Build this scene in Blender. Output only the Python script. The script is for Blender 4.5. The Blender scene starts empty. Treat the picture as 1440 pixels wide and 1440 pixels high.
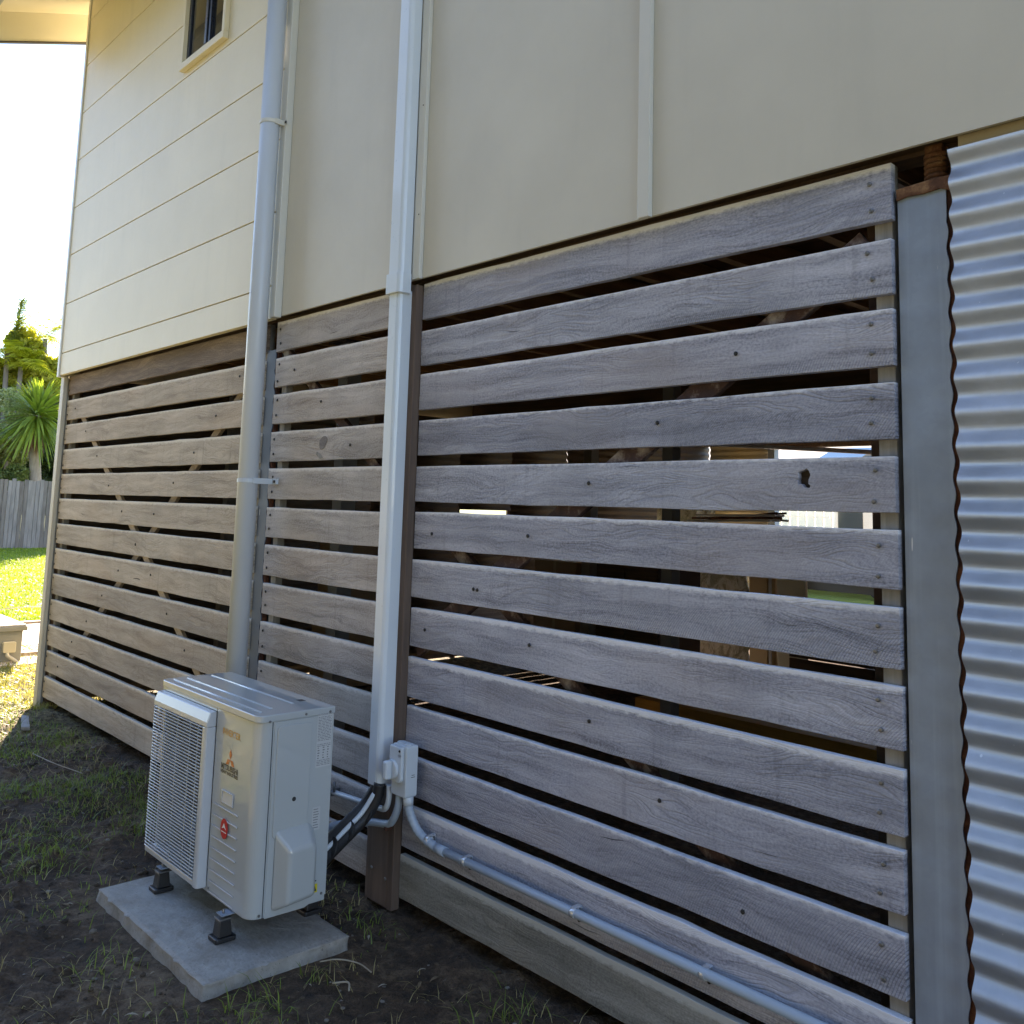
import bpy, bmesh, math, random
import numpy as np
from mathutils import Vector, Matrix, noise as mn
R = math.radians
random.seed(7); rng = np.random.default_rng(7)
S = bpy.context.scene
COL = S.collection

# ---------------------------------------------------------------- camera, world, sun, exposure
cam = bpy.data.cameras.new('camera'); co = bpy.data.objects.new('camera', cam); COL.objects.link(co)
YAW, PIT, ROL = R(47.4314), R(6.8223), R(1.6407)
F = Vector((-math.sin(YAW)*math.cos(PIT), math.cos(YAW)*math.cos(PIT), math.sin(PIT)))
Rt = Vector((math.cos(YAW), math.sin(YAW), 0)); U = Rt.cross(F)
R2 = math.cos(ROL)*Rt + math.sin(ROL)*U; U2 = -math.sin(ROL)*Rt + math.cos(ROL)*U
M = Matrix((R2, U2, -F)).transposed().to_4x4(); M.translation = Vector((0, -2.1322, 1.4671))
co.matrix_world = M
cam.sensor_width = 36; cam.sensor_fit = 'HORIZONTAL'; cam.lens = 1291.0/1440*36
cam.shift_y = -161.2/1440; cam.clip_start = .05; cam.clip_end = 1500
S.camera = co
SUN_EL = R(24); SUN_DIR = Vector((-.915*math.cos(SUN_EL), .403*math.cos(SUN_EL), math.sin(SUN_EL)))
w = bpy.data.worlds.new('World'); S.world = w; w.use_nodes = True
nt = w.node_tree; sky = nt.nodes.new('ShaderNodeTexSky'); sky.sky_type = 'NISHITA'; sky.sun_disc = False
sky.sun_elevation = SUN_EL; sky.sun_rotation = math.atan2(SUN_DIR.x, SUN_DIR.y)
sky.air_density = 1.0; sky.dust_density = .0; sky.ozone_density = 3.5
nt.links.new(sky.outputs[0], nt.nodes['Background'].inputs[0]); nt.nodes['Background'].inputs[1].default_value = .12
sl = bpy.data.lights.new('sun', 'SUN'); sl.energy = 5.0; sl.angle = R(.5); sl.color = (1, .9, .74)
so = bpy.data.objects.new('sun', sl); COL.objects.link(so); so.rotation_euler = (-SUN_DIR).to_track_quat('-Z', 'Y').to_euler()
S.view_settings.view_transform = 'Standard'; S.view_settings.look = 'None'
S.view_settings.use_white_balance = True; S.view_settings.white_balance_temperature = 7300; S.view_settings.white_balance_tint = 20
S.view_settings.exposure = 2.5; S.view_settings.gamma = 1; S.view_settings.use_curve_mapping = False
S.render.engine = 'CYCLES'
S.cycles.max_bounces = 7; S.cycles.diffuse_bounces = 4

# ---------------------------------------------------------------- material helpers
def newmat(name, col=(.5, .5, .5), rough=.6, metal=0, coat=0):
    m = bpy.data.materials.new(name); m.use_nodes = True
    b = m.node_tree.nodes['Principled BSDF']
    b.inputs['Base Color'].default_value = (*col, 1); b.inputs['Roughness'].default_value = rough
    b.inputs['Metallic'].default_value = metal; b.inputs['Coat Weight'].default_value = coat
    return m
class G:
    """tiny node-graph helper"""
    def __init__(s, m): s.m = m; s.t = m.node_tree; s.b = s.t.nodes['Principled BSDF']
    def n(s, typ, ins=None, **kw):
        x = s.t.nodes.new('ShaderNode'+typ)
        for k, v in kw.items(): setattr(x, k, v)
        for k, v in (ins or {}).items():
            if isinstance(v, bpy.types.NodeSocket): s.t.links.new(v, x.inputs[k])
            else: x.inputs[k].default_value = v
        return x
    def obj(s, scale=(1, 1, 1), rnd=True):
        tc = s.n('TexCoord'); v = tc.outputs['Object']
        if rnd:
            oi = s.n('ObjectInfo'); c = s.n('CombineXYZ', {0: s.math('MULTIPLY', oi.outputs['Random'], 37.), 1: s.math('MULTIPLY', oi.outputs['Random'], 11.), 2: s.math('MULTIPLY', oi.outputs['Random'], 5.)})
            v = s.n('VectorMath', {0: v, 1: c.outputs[0]}, operation='ADD').outputs[0]
        return s.n('VectorMath', {0: v, 1: scale}, operation='MULTIPLY').outputs[0]
    def math(s, op, a, b=0., c=0., clamp=False):
        x = s.n('Math', {0: a, 1: b, 2: c}, operation=op); x.use_clamp = clamp; return x.outputs[0]
    def noise(s, v, scale=1., detail=4., rough=.55, dist=0.):
        return s.n('TexNoise', {'Vector': v, 'Scale': scale, 'Detail': detail, 'Roughness': rough, 'Distortion': dist}).outputs['Fac']
    def ramp(s, f, stops):
        x = s.n('ValToRGB', {0: f}); e = x.color_ramp.elements
        while len(e) < len(stops): e.new(.5)
        for i, (p, c) in enumerate(stops): e[i].position = p; e[i].color = (*c, 1) if len(c) == 3 else c
        return x.outputs[0]
    def mr(s, f, a, b, c=0., d=1.):
        return s.n('MapRange', {0: f, 1: a, 2: b, 3: c, 4: d}).outputs[0]
    def mix(s, f, a, b, mode='MIX'):
        x = s.n('Mix', data_type='RGBA', blend_type=mode)
        for i, v in ((0, f), (6, a), (7, b)):
            if isinstance(v, bpy.types.NodeSocket): s.t.links.new(v, x.inputs[i])
            else: x.inputs[i].default_value = v if i == 0 else (*v, 1)
        return x.outputs[2]
    def col(s, c): s.t.links.new(c, s.b.inputs['Base Color'])
    def rough(s, c): s.t.links.new(c, s.b.inputs['Roughness'])
    def bump(s, h, strength=.5, dist=.002):
        x = s.n('Bump', {'Height': h, 'Strength': strength, 'Distance': dist}); s.t.links.new(x.outputs[0], s.b.inputs['Normal'])

def painted(name, col, rough=.45, var=.06, grime=None, coat=0, bump=.15, spec=.5):
    m = newmat(name, col, rough, coat=coat); g = G(m); v = g.obj(rnd=True)
    a = g.noise(v, 2.2, 5); d = g.noise(v, 60, 3)
    c = g.mix(g.mr(a, .3, .7), [x*(1-var) for x in col], [min(1, x*(1+var*.6)) for x in col])
    if grime:
        st = g.noise(g.obj((9, 9, 1.0)), 1.0, 5)
        c = g.mix(g.mr(st, .55, .8, 0, grime[1]), c, grime[0])
    g.col(c); g.rough(g.mr(d, .3, .7, rough-.05, rough+.08)); g.bump(d, bump, .001)
    m.node_tree.nodes['Principled BSDF'].inputs['Specular IOR Level'].default_value = spec
    return m

def slat_wood(name, dark, mid, light, edge, saw=1.):
    m = newmat(name, mid, .8); g = G(m)
    tc = g.n('TexCoord').outputs['Object']; oi = g.n('ObjectInfo').outputs['Random']
    off = g.n('CombineXYZ', {0: g.math('MULTIPLY', oi, 61.), 1: 0., 2: g.math('MULTIPLY', oi, 17.)}).outputs[0]
    v = g.n('VectorMath', {0: tc, 1: off}, operation='ADD').outputs[0]
    sc = lambda s: g.n('VectorMath', {0: v, 1: s}, operation='MULTIPLY').outputs[0]
    # wandering long grain
    warp = g.noise(sc((1.6, 1, 5)), 1, 3)
    sep = g.n('SeparateXYZ', {0: v})
    zz = g.math('ADD', sep.outputs[2], g.math('MULTIPLY', warp, .16))
    gv = g.n('CombineXYZ', {0: sep.outputs[0], 1: sep.outputs[1], 2: zz}).outputs[0]
    gs = lambda s: g.n('VectorMath', {0: gv, 1: s}, operation='MULTIPLY').outputs[0]
    fine = g.noise(gs((6, 6, 320)), 1, 4, .6)
    broad = g.noise(gs((1.8, 1, 26)), 1, 4, .6)
    blot = g.noise(sc((3, 3, 6)), 1, 4, .6)
    speck = g.noise(sc((120, 120, 160)), 1, 2)
    fac = g.math('ADD', g.math('MULTIPLY', fine, .22), g.math('ADD', g.math('MULTIPLY', broad, .48), g.math('MULTIPLY', speck, .30)))
    c = g.ramp(fac, [(.33, dark), (.5, mid), (.66, light)])
    cont = g.noise(gs((1.1, 1, 11)), 1, 2, .5)
    ring = g.math('SINE', g.math('MULTIPLY', cont, 2*math.pi*26))
    rmask = g.mr(g.noise(sc((1.7, 1, 2.5)), 1, 2), .42, .6)
    ringm = g.math('MULTIPLY', g.mr(ring, .1, 1.), rmask)
    c = g.mix(g.math('MULTIPLY', ringm, .22), c, [x*.8 for x in dark])
    tone = g.math('FRACT', g.math('MULTIPLY', oi, 13.7))
    c = g.mix(1., c, g.ramp(tone, [(0., (.80, .80, .82)), (.5, (1, .98, .97)), (1., (1.0, 1.0, 1.0))]), 'MULTIPLY')
    c = g.mix(g.mr(blot, .45, .72, 0, .6), c, [x*.66 for x in mid])
    brown = g.noise(sc((1.1, 1, 3)), 1, 3)
    c = g.mix(g.mr(brown, .5, .8, 0, .45), c, (mid[0]*.95, mid[1]*.78, mid[2]*.62))
    # dark water streaks that hang down from the top edge, uneven
    wst = g.noise(sc((26, 1, 2.2)), 1, 4)
    c = g.mix(g.mr(wst, .58, .78, 0, .3), c, [x*.55 for x in dark])
    # a few open checks along the grain
    ck = g.noise(gs((2.2, 1, 95)), 1, 2)
    cm = g.mr(ck, .735, .76)
    c = g.mix(cm, c, [x*.25 for x in dark])
    # frayed pale top edge (local z 0..0.14)
    s2 = g.n('SeparateXYZ', {0: tc})
    fray = g.noise(sc((34, 1, 60)), 1, 4, .7)
    em = g.mr(g.math('ADD', s2.outputs[2], g.math('MULTIPLY', fray, .030)), .139, .150, 0, .8)
    c = g.mix(em, c, edge)
    # rip-saw arcs: circles about a far centre that differs from board to board
    zc = g.math('SUBTRACT', s2.outputs[2], g.math('SUBTRACT', g.math('MULTIPLY', g.math('FRACT', g.math('MULTIPLY', oi, 7.3)), .10), .20))
    arc = g.math('SQRT', g.math('MAXIMUM', g.math('SUBTRACT', .118, g.math('MULTIPLY', zc, zc)), .0001))
    rr = g.math('ADD', s2.outputs[0], arc)
    wave = g.math('SINE', g.math('MULTIPLY', g.math('ADD', rr, g.math('MULTIPLY', blot, .012)), 2*math.pi/.0078))
    zt = g.math('SUBTRACT', g.math('MULTIPLY', g.math('FRACT', g.math('MULTIPLY', oi, 3.7)), .12), .03)
    smask = g.mr(g.math('SUBTRACT', g.math('ADD', zt, g.math('MULTIPLY', g.noise(sc((7, 1, 9)), 1, 3), .075)), s2.outputs[2]), 0., .03)
    patch = g.math('MULTIPLY', g.mr(g.noise(sc((.9, 1, 1)), 1, 2), .40, .55), g.mr(g.math('FRACT', g.math('MULTIPLY', oi, 5.1)), .25, .6, .15, 1.))
    smask = g.math('MULTIPLY', smask, patch)
    groove = g.math('MULTIPLY', g.mr(wave, .25, .9), smask)
    c = g.mix(g.math('MULTIPLY', groove, .42*saw), c, [x*.5 for x in dark])
    g.col(c)
    h = g.math('SUBTRACT', g.math('ADD', g.math('MULTIPLY', fine, .55), g.math('MULTIPLY', speck, .35)), g.math('ADD', g.math('MULTIPLY', groove, .9*saw), g.math('ADD', g.math('MULTIPLY', ringm, .35), g.math('MULTIPLY', cm, 1.2))))
    g.bump(h, .95, .0026); g.b.inputs['Specular IOR Level'].default_value = .3
    return m

def galv(name, base, rough=.42, metal=.75, rust=None, streak=True):
    m = newmat(name, base, rough, metal); g = G(m); v = g.obj(rnd=False)
    a = g.noise(v, 5, 5); sp = g.n('TexVoronoi', {'Vector': v, 'Scale': 70.}).outputs['Color']
    c = g.mix(g.mr(a, .3, .7), [x*.82 for x in base], [min(1, x*1.12) for x in base])
    spb = g.n('RGBToBW', {0: sp}).outputs[0]; c = g.mix(g.mr(spb, .2, .8, 0, .12), c, [x*.7 for x in base])
    st = g.noise(g.obj((30, 30, .9), False), 1, 4)
    if streak: c = g.mix(g.mr(st, .5, .72, 0, .35), c, [min(1, x*1.4+.04) for x in base])
    scr = g.noise(g.obj((90, 90, 9), False), 1, 1)
    c = g.mix(g.mr(scr, .79, .80, 0, .75), c, (.75, .77, .78))
    g.col(c); g.rough(g.mr(a, .3, .7, rough-.08, rough+.12)); g.bump(a, .1, .002)
    return m

def rusty(name, a=(.075, .028, .018), b=(.20, .08, .04), sc=18):
    m = newmat(name, a, .9); g = G(m); v = g.obj()
    n1 = g.noise(v, sc, 6, .65); g.col(g.ramp(n1, [(.3, [x*.4 for x in a]), (.5, a), (.68, b)])); g.bump(n1, .9, .006)
    return m

def timber(name, a, b, rough=.75, dirn=(2, 30, 30)):
    m = newmat(name, a, rough); g = G(m); n1 = g.noise(g.obj(dirn), 1.2, 5, .6); n2 = g.noise(g.obj(), 1.7, 4)
    c = g.mix(g.mr(n1, .3, .7), a, b); c = g.mix(g.mr(n2, .5, .8, 0, .5), c, [x*.5 for x in a])
    g.col(c); g.bump(n1, .4, .003); return m

WOOD = slat_wood('weathered_hardwood', (.105, .11, .135), (.385, .40, .47), (.57, .585, .655), (.79, .80, .84), .8)
WOODT = slat_wood('weathered_hardwood_tan', (.18, .145, .11), (.50, .43, .345), (.66, .59, .50), (.76, .71, .62), .6)
STAINW = slat_wood('stained_top_board', (.07, .048, .035), (.20, .15, .11), (.40, .33, .26), (.16, .12, .09), .4)
MIDW = slat_wood('weathered_hardwood_greige', (.15, .135, .125), (.46, .425, .40), (.63, .59, .56), (.76, .73, .70), .8)
BASEW = slat_wood('dark_bottom_board', (.085, .088, .08), (.235, .24, .22), (.38, .39, .36), (.52, .54, .53), .5)  # darker wood colours for the right bay's bottom board
PLANK = painted('cream_weatherboard_paint', (.75, .67, .48), .5, .05, ((.50, .46, .34), .18), bump=.1)
PANEL = painted('olive_beige_sheet_paint', (.585, .55, .46), .5, .07, ((.40, .385, .33), .2), bump=.1)
CPOST = painted('cream_brown_post_paint', (.50, .455, .36), .5, .08)
TRIM = painted('cream_trim_paint', (.62, .61, .55), .42, .04)
SOFF = painted('pale_yellow_soffit_paint', (.74, .68, .48), .55, .04)
EDGE = newmat('dark_metal_edge', (.06, .045, .04), .5)
GUT = painted('grey_gutter_paint', (.36, .37, .35), .35)
PIPEM = painted('pale_grey_pipe_paint', (.52, .56, .60), .33, .04, ((.42, .42, .40), .2), bump=.02)
DUCT = painted('white_plastic_duct', (.62, .685, .74), .32, .03, coat=.25)
WHITEP = painted('pale_grey_plastic', (.54, .60, .65), .38, .04)
CONDUIT = painted('grey_electrical_conduit', (.34, .42, .51), .35, .05)
BLACKR = painted('black_foam_rubber', (.018, .018, .02), .55, .2, bump=.5)
BRONZE = timber('brown_stained_post', (.085, .058, .045), (.155, .105, .078), dirn=(30, 30, 2))
STUD = timber('grey_stud_timber', (.19, .185, .175), (.32, .31, .29), dirn=(40, 40, 3))
BRACE = timber('raw_brace_timber', (.30, .23, .16), (.48, .38, .27), dirn=(20, 30, 30))
RED = rusty('flaking_red_brace_paint', (.06, .03, .024), (.30, .26, .23), 11)
JOIST = timber('orange_pine_joist', (.30, .155, .06), (.50, .29, .12), dirn=(30, 2, 30))
BEARER = timber('dark_bearer', (.07, .045, .03), (.15, .09, .05))
FLOORB = timber('dark_red_floorboard', (.14, .065, .035), (.23, .12, .06), dirn=(3, 20, 20))
GALV = galv('galvanised_post_steel', (.27, .325, .40), .55, .22)
GALVD = galv('dull_galvanised_steel', (.07, .095, .13), .6, .15, streak=False)
SHEETM = galv('corrugated_zinc_sheet', (.43, .47, .54), .52, .7, streak=False)
RUST = rusty('brown_rust'); RUSTO = rusty('orange_flaking_rust', (.13, .055, .025), (.33, .19, .09), 26)
BEIGEB = painted('weathered_beige_flashing', (.42, .36, .25), .6, .25, ((.20, .10, .04), .6))
STEEL = newmat('zinc_screw', (.20, .20, .20), .4, .7)
SCREWD = newmat('dark_screw', (.03, .028, .026), .55, .4)
def concrete():
    m = newmat('cast_concrete', (.4, .4, .39), .85); g = G(m); v = g.obj(rnd=False)
    a = g.noise(v, 14, 6, .7); b = g.noise(v, 55, 3); d = g.noise(g.obj((1, 1.6, 1), False), 5, 8, .78)
    c = g.ramp(a, [(.3, (.26, .25, .225)), (.7, (.38, .365, .335))])
    c = g.mix(g.mr(d, .47, .72, 0, .75), c, (.15, .115, .08)); pit = g.noise(v, 130, 2); c = g.mix(g.mr(pit, .66, .72, 0, .7), c, (.10, .09, .075)); c = g.mix(g.mr(b, .62, .75, 0, .5), c, (.16, .15, .14))
    g.col(c); g.bump(g.math('ADD', b, a), .6, .006); return m
CONC = concrete()

# ---------------------------------------------------------------- mesh helpers
class MB:
    def __init__(s): s.v = []; s.f = []; s.sm = []
    def add(s, vs, fs, smooth=False):
        k = len(s.v); s.v += [tuple(v) for v in vs]; s.f += [tuple(i+k for i in f) for f in fs]; s.sm += [smooth]*len(fs); return s
    def box(s, x0, x1, y0, y1, z0, z1):
        v = [(x, y, z) for z in (z0, z1) for y in (y0, y1) for x in (x0, x1)]
        return s.add(v, [(0, 2, 3, 1), (4, 5, 7, 6), (0, 1, 5, 4), (2, 6, 7, 3), (0, 4, 6, 2), (1, 3, 7, 5)])
    def prism(s, poly, axis, a, b):
        """extrude a 2-D outline along an axis (outline in the other two axes, cyclic order)"""
        n = len(poly)
        def P(u, v, t): return {0: (t, u, v), 1: (u, t, v), 2: (u, v, t)}[axis]
        vs = [P(*p, a) for p in poly]+[P(*p, b) for p in poly]
        fs = [tuple(range(n))[::-1], tuple(range(n, 2*n))]+[(i, (i+1) % n, n+(i+1) % n, n+i) for i in range(n)]
        return s.add(vs, fs)
    def tube(s, pts, r, n=12, cap=True, smooth=True):
        pts = [Vector(p) for p in pts]; rs = r if isinstance(r, (list, tuple)) else [r]*len(pts)
        up = None; vs = []
        for i, p in enumerate(pts):
            t = (pts[min(i+1, len(pts)-1)]-pts[max(i-1, 0)]).normalized()
            if up is None: up = Vector((0, 0, 1)) if abs(t.z) < .9 else Vector((1, 0, 0))
            a = t.cross(up).normalized(); up = a.cross(t).normalized()
            vs += [p+(a*math.cos(q)+up*math.sin(q))*rs[i] for q in [2*math.pi*k/n for k in range(n)]]
        m = len(pts)
        s.add(vs, [(i*n+k, i*n+(k+1) % n, (i+1)*n+(k+1) % n, (i+1)*n+k) for i in range(m-1) for k in range(n)], smooth)
        if cap:
            k0 = len(s.v)-m*n; s.f.append(tuple(k0+i for i in range(n))[::-1]); s.f.append(tuple(k0+(m-1)*n+i for i in range(n))); s.sm += [False, False]
        return s
    def build(s, name, mat, parent=None, origin=None, bevel=0, seg=2, sub=0, **props):
        me = bpy.data.meshes.new(name)
        o0 = Vector(origin) if origin else Vector((0, 0, 0))
        me.from_pydata([tuple(Vector(v)-o0) for v in s.v], [], s.f); me.update()
        me.polygons.foreach_set('use_smooth', s.sm)
        bm = bmesh.new(); bm.from_mesh(me); bmesh.ops.recalc_face_normals(bm, faces=bm.faces); bm.to_mesh(me); bm.free()
        me.materials.append(mat)
        return link(me, name, parent, o0, bevel, seg, **props)
def link(me, name, parent=None, loc=(0, 0, 0), bevel=0, seg=2, **props):
    o = bpy.data.objects.new(name, me); COL.objects.link(o)
    if parent is not None:
        o.parent = parent; o.location = Vector(loc)-wloc(parent)
    else: o.location = loc
    if bevel:
        b = o.modifiers.new('bevel', 'BEVEL'); b.width = bevel; b.segments = seg; b.limit_method = 'ANGLE'; b.angle_limit = R(35)
    for k, v in props.items(): o[k] = v
    return o
def wloc(o):
    l = Vector(o.location)
    while o.parent: o = o.parent; l += Vector(o.location)
    return l
def thing(name, label, cat, loc=(0, 0, 0), group=None):
    o = bpy.data.objects.new(name, None); COL.objects.link(o); o.location = loc; o.empty_display_size = .1
    o['label'] = label; o['category'] = cat
    if group: o['group'] = group
    return o
def box(name, mat, parent, x0, x1, y0, y1, z0, z1, bevel=0, **p):
    return MB().box(x0, x1, y0, y1, z0, z1).build(name, mat, parent, (x0, y0, z0), bevel, **p)
def rrect(x0, x1, z0, z1, r, n=5):
    out = []
    for cx, cz, a in ((x1-r, z1-r, 0), (x0+r, z1-r, 90), (x0+r, z0+r, 180), (x1-r, z0+r, 270)):
        out += [(cx+r*math.cos(R(a+90*k/n)), cz+r*math.sin(R(a+90*k/n))) for k in range(n+1)]
    return out
def smoothpath(pts, n=8):
    P = [Vector(p) for p in pts]; P = [2*P[0]-P[1]]+P+[2*P[-1]-P[-2]]; out = []
    for i in range(1, len(P)-2):
        for k in range(n):
            t = k/n; a, b, c, d = P[i-1:i+3]
            out.append(.5*((2*b)+(c-a)*t+(2*a-5*b+4*c-d)*t*t+(3*b-a-3*c+d)*t**3))
    return out+[P[-2]]
def text_mesh(s, size, bold=0.):
    cu = bpy.data.curves.new('t', 'FONT'); cu.body = s; cu.size = size; cu.align_x = 'CENTER'; cu.align_y = 'CENTER'; cu.offset = bold; cu.resolution_u = 2
    o = bpy.data.objects.new('t', cu); COL.objects.link(o); dg = bpy.context.evaluated_depsgraph_get(); dg.update()
    me = bpy.data.meshes.new_from_object(o.evaluated_get(dg)); bpy.data.objects.remove(o); return me
def put_text(s, size, mat, parent, loc, rot, name='lettering', bold=0., sx=1.):
    me = text_mesh(s, size, bold); me.transform(Matrix.Diagonal((sx, 1, 1, 1))); me.transform(rot.to_4x4()); me.materials.clear(); me.materials.append(mat)
    return link(me, name, parent, loc)
ROT_FRONT = Matrix.Rotation(R(90), 3, 'X')                     # text on a face looking to -y
ROT_SIDE = Matrix.Rotation(R(90), 3, 'Z') @ Matrix.Rotation(R(90), 3, 'X')   # text on a face looking to +x

# ---------------------------------------------------------------- ground
def zg(x, y):
    if not (-9.2 < x < 1.2 and -3.3 < y < .8): return -.012
    e = max(0, min(1, (x+9.2)/1., (1.2-x)/1., (y+3.3)/.5, (.8-y)/.5))
    dx = max(-3.63-x, 0, x+2.74); dy = max(-.80-y, 0, y+.29); q = min(1., .25+math.hypot(dx, dy)/.35)     # levelled bed round the slab
    return e*q*(.030*mn.fractal(Vector((x*2.3, y*2.3, 0)), 1., 2., 3)+.022*mn.noise(Vector((x*9, y*9, 3)))+.018*mn.noise(Vector((x*21, y*21, 8))))-.004*e-.012
def make_ground():
    xs = np.concatenate([-np.geomspace(9.2, 400, 40)[::-1], np.arange(-9, .9, .03), .9+np.geomspace(.1, 400, 40)])
    ys = np.concatenate([-np.geomspace(3.1, 400, 36)[::-1], np.arange(-3., .45, .03), .45+np.geomspace(.08, 400, 46)])
    X, Y = np.meshgrid(xs, ys); Z = np.zeros_like(X)
    for i in range(X.shape[0]):
        for j in range(X.shape[1]):
            Z[i, j] = zg(X[i, j], Y[i, j])
    n, m = X.shape
    v = np.stack([X.ravel(), Y.ravel(), Z.ravel()], 1)
    idx = np.arange(n*m).reshape(n, m)
    f = np.stack([idx[:-1, :-1].ravel(), idx[:-1, 1:].ravel(), idx[1:, 1:].ravel(), idx[1:, :-1].ravel()], 1)
    me = bpy.data.meshes.new('ground'); me.from_pydata(v.tolist(), [], f.tolist()); me.update()
    me.polygons.foreach_set('use_smooth', [True]*len(f))
    m_ = newmat('soil_and_lawn', (.06, .05, .04), .95); g = G(m_)
    P = g.n('TexCoord').outputs['Object']
    sp = g.n('SeparateXYZ', {0: P}); x, y = sp.outputs[0], sp.outputs[1]
    a = g.noise(P, 1.6, 6, .62); b = g.noise(P, 22, 5, .7); c_ = g.noise(P, 90, 3, .6); big = g.noise(P, .35, 4)
    soil = g.ramp(g.math('ADD', g.math('MULTIPLY', a, .5), g.math('MULTIPLY', b, .5)), [(.38, (.022, .013, .007)), (.5, (.076, .046, .025)), (.62, (.19, .13, .078))])
    soil = g.mix(g.mr(c_, .66, .74, 0, .6), soil, (.20, .18, .16))
    straw = g.ramp(b, [(.35, (.14, .12, .045)), (.65, (.36, .31, .15))])
    lawn = g.ramp(g.math('ADD', g.math('MULTIPLY', c_, .5), g.math('MULTIPLY', b, .5)), [(.35, (.085, .13, .014)), (.65, (.21, .27, .03))])
    lawn = g.mix(g.mr(y, -.1, -.9, 0, .75), lawn, straw)
    # lawn away from the wall; bare soil beside it
    d_left = g.mr(g.math('ADD', g.math('MULTIPLY', x, -1.), g.math('MULTIPLY', a, 1.2)), 9.6, 10.6)
    d_front = g.mr(g.math('ADD', g.math('MULTIPLY', y, -1.), g.math('MULTIPLY', a, 1.4)), 2.6, 3.6)
    d_back = g.mr(y, 8.6, 9.4)
    edge_ = g.math('ADD', y, g.math('ADD', g.math('MULTIPLY', x, .41), 2.952))
    d_edge = g.mr(g.math('ADD', edge_, g.math('MULTIPLY', a, .5)), -.25, -.05, 1, 0)
    lm = g.math('MAXIMUM', g.math('MAXIMUM', g.math('MAXIMUM', d_left, d_front), d_edge), d_back)
    thin = g.mr(g.math('ADD', g.math('MULTIPLY', x, -1.), g.math('MULTIPLY', a, 2.)), 6.6, 8.2)      # dry grass towards the corner
    inside = g.mr(y, .0, .15, 1., 0.)
    c = g.mix(g.math('MULTIPLY', g.math('MULTIPLY', thin, g.mr(b, .3, .6)), .9), soil, straw)
    c = g.mix(lm, c, lawn)
    g.col(c)
    g.bump(g.math('ADD', g.math('MULTIPLY', b, 1.), g.math('MULTIPLY', c_, .5)), 1., .03)
    me.materials.append(m_)
    o = bpy.data.objects.new('ground', me); COL.objects.link(o); o['kind'] = 'structure'
    return o
make_ground()
def blades(name, pts, hmin, hmax, wd, mat, lean=.5, **props):
    """pts: list of (x,y,z,scale); curved two-segment blades joined in one mesh"""
    n = len(pts); P = np.array(pts); v = np.zeros((n, 5, 3))
    a = rng.uniform(0, 2*np.pi, n); h = rng.uniform(hmin, hmax, n)*P[:, 3]; l = rng.uniform(.1, lean, n)*h*1.6
    d = np.stack([np.cos(a), np.sin(a)], 1); s = np.stack([-np.sin(a), np.cos(a)], 1)*wd*rng.uniform(.6, 1.3, n)[:, None]
    base = P[:, :2]
    v[:, 0, :2] = base-s; v[:, 1, :2] = base+s
    v[:, 2, :2] = base+d*(l*.35)[:, None]+s*.8; v[:, 3, :2] = base+d*(l*.35)[:, None]-s*.8
    v[:, 4, :2] = base+d*l[:, None]
    v[:, :, 2] = P[:, 2][:, None]; v[:, 2, 2] += h*.6; v[:, 3, 2] += h*.6; v[:, 4, 2] += h*rng.uniform(.75, 1., n)
    k = np.arange(n)*5; f = []
    q = np.stack([k, k+1, k+2, k+3], 1).tolist(); t = np.stack([k+3, k+2, k+4], 1).tolist()
    me = bpy.data.meshes.new(name); me.from_pydata(v.reshape(-1, 3).tolist(), [], q+t); me.materials.append(mat); me.update()
    o = bpy.data.objects.new(name, me); COL.objects.link(o)
    for k_, v_ in props.items(): o[k_] = v_
    return o
def leafmat(name, a, b, trans=.35, rough=.5, sc=3.):
    m = newmat(name, a, rough); g = G(m); p = g.n('NewGeometry').outputs['Position']
    n1 = g.noise(p, sc, 3); c = g.mix(g.mr(n1, .35, .65), a, b)
    ri = g.n('NewGeometry').outputs['Random Per Island']
    c = g.mix(g.mr(ri, 0, 1, 0, .5), c, [x*1.5 for x in b])
    g.col(c)
    t = g.n('BsdfTranslucent', {0: g.mix(1., c, (1.5, 1.5, .7), 'MULTIPLY')}); ms = g.n('MixShader', {0: trans, 1: g.b.outputs[0], 2: t.outputs[0]})
    g.t.links.new(ms.outputs[0], g.t.nodes['Material Output'].inputs[0]); return m
GRASS = leafmat('green_grass_blades', (.07, .12, .018), (.17, .23, .04))
DRYG = leafmat('dry_grass_blades', (.22, .18, .07), (.36, .30, .14), .25)
LAWNG = leafmat('sunlit_lawn_blades', (.12, .19, .012), (.23, .30, .025), .4)
def tuft_field(n_tufts, xr, yr, per, spread, dens=lambda x, y: 1):
    out = []
    for _ in range(n_tufts):
        x, y = random.uniform(*xr), random.uniform(*yr)
        if random.random() > dens(x, y): continue
        k = random.uniform(.5, 1.3)
        for _ in range(int(per*k)):
            px, py = random.gauss(x, spread*k), random.gauss(y, spread*k)
            if -3.66 < px < -2.70 and -.83 < py < -.26: continue
            if py > -.03 and px > -7.3: continue
            out.append((px, py, zg(px, py)-.004, k))
    return out
def den(x, y):                                   # green patches: more to the left, a few near the board on the right
    n_ = mn.noise(Vector((x*1.7, y*1.7, 5)))
    base = .9 if x < -3.8 else .12
    if x > -3 and y < -.55: base = .25
    return base*(1 if n_ > -.04 else .16)
blades('weed_grass', tuft_field(1500, (-7.6, -.6), (-3., -.1), 46, .075, den), .012, .06, .0019, GRASS, 1.3, kind='stuff', label='thin green grass tufts growing in the dark soil along the wall', category='grass')
dp = tuft_field(1300, (-7.8, -.4), (-3., -.05), 16, .09, lambda x, y: .9 if x < -4.6 else .4)
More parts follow.
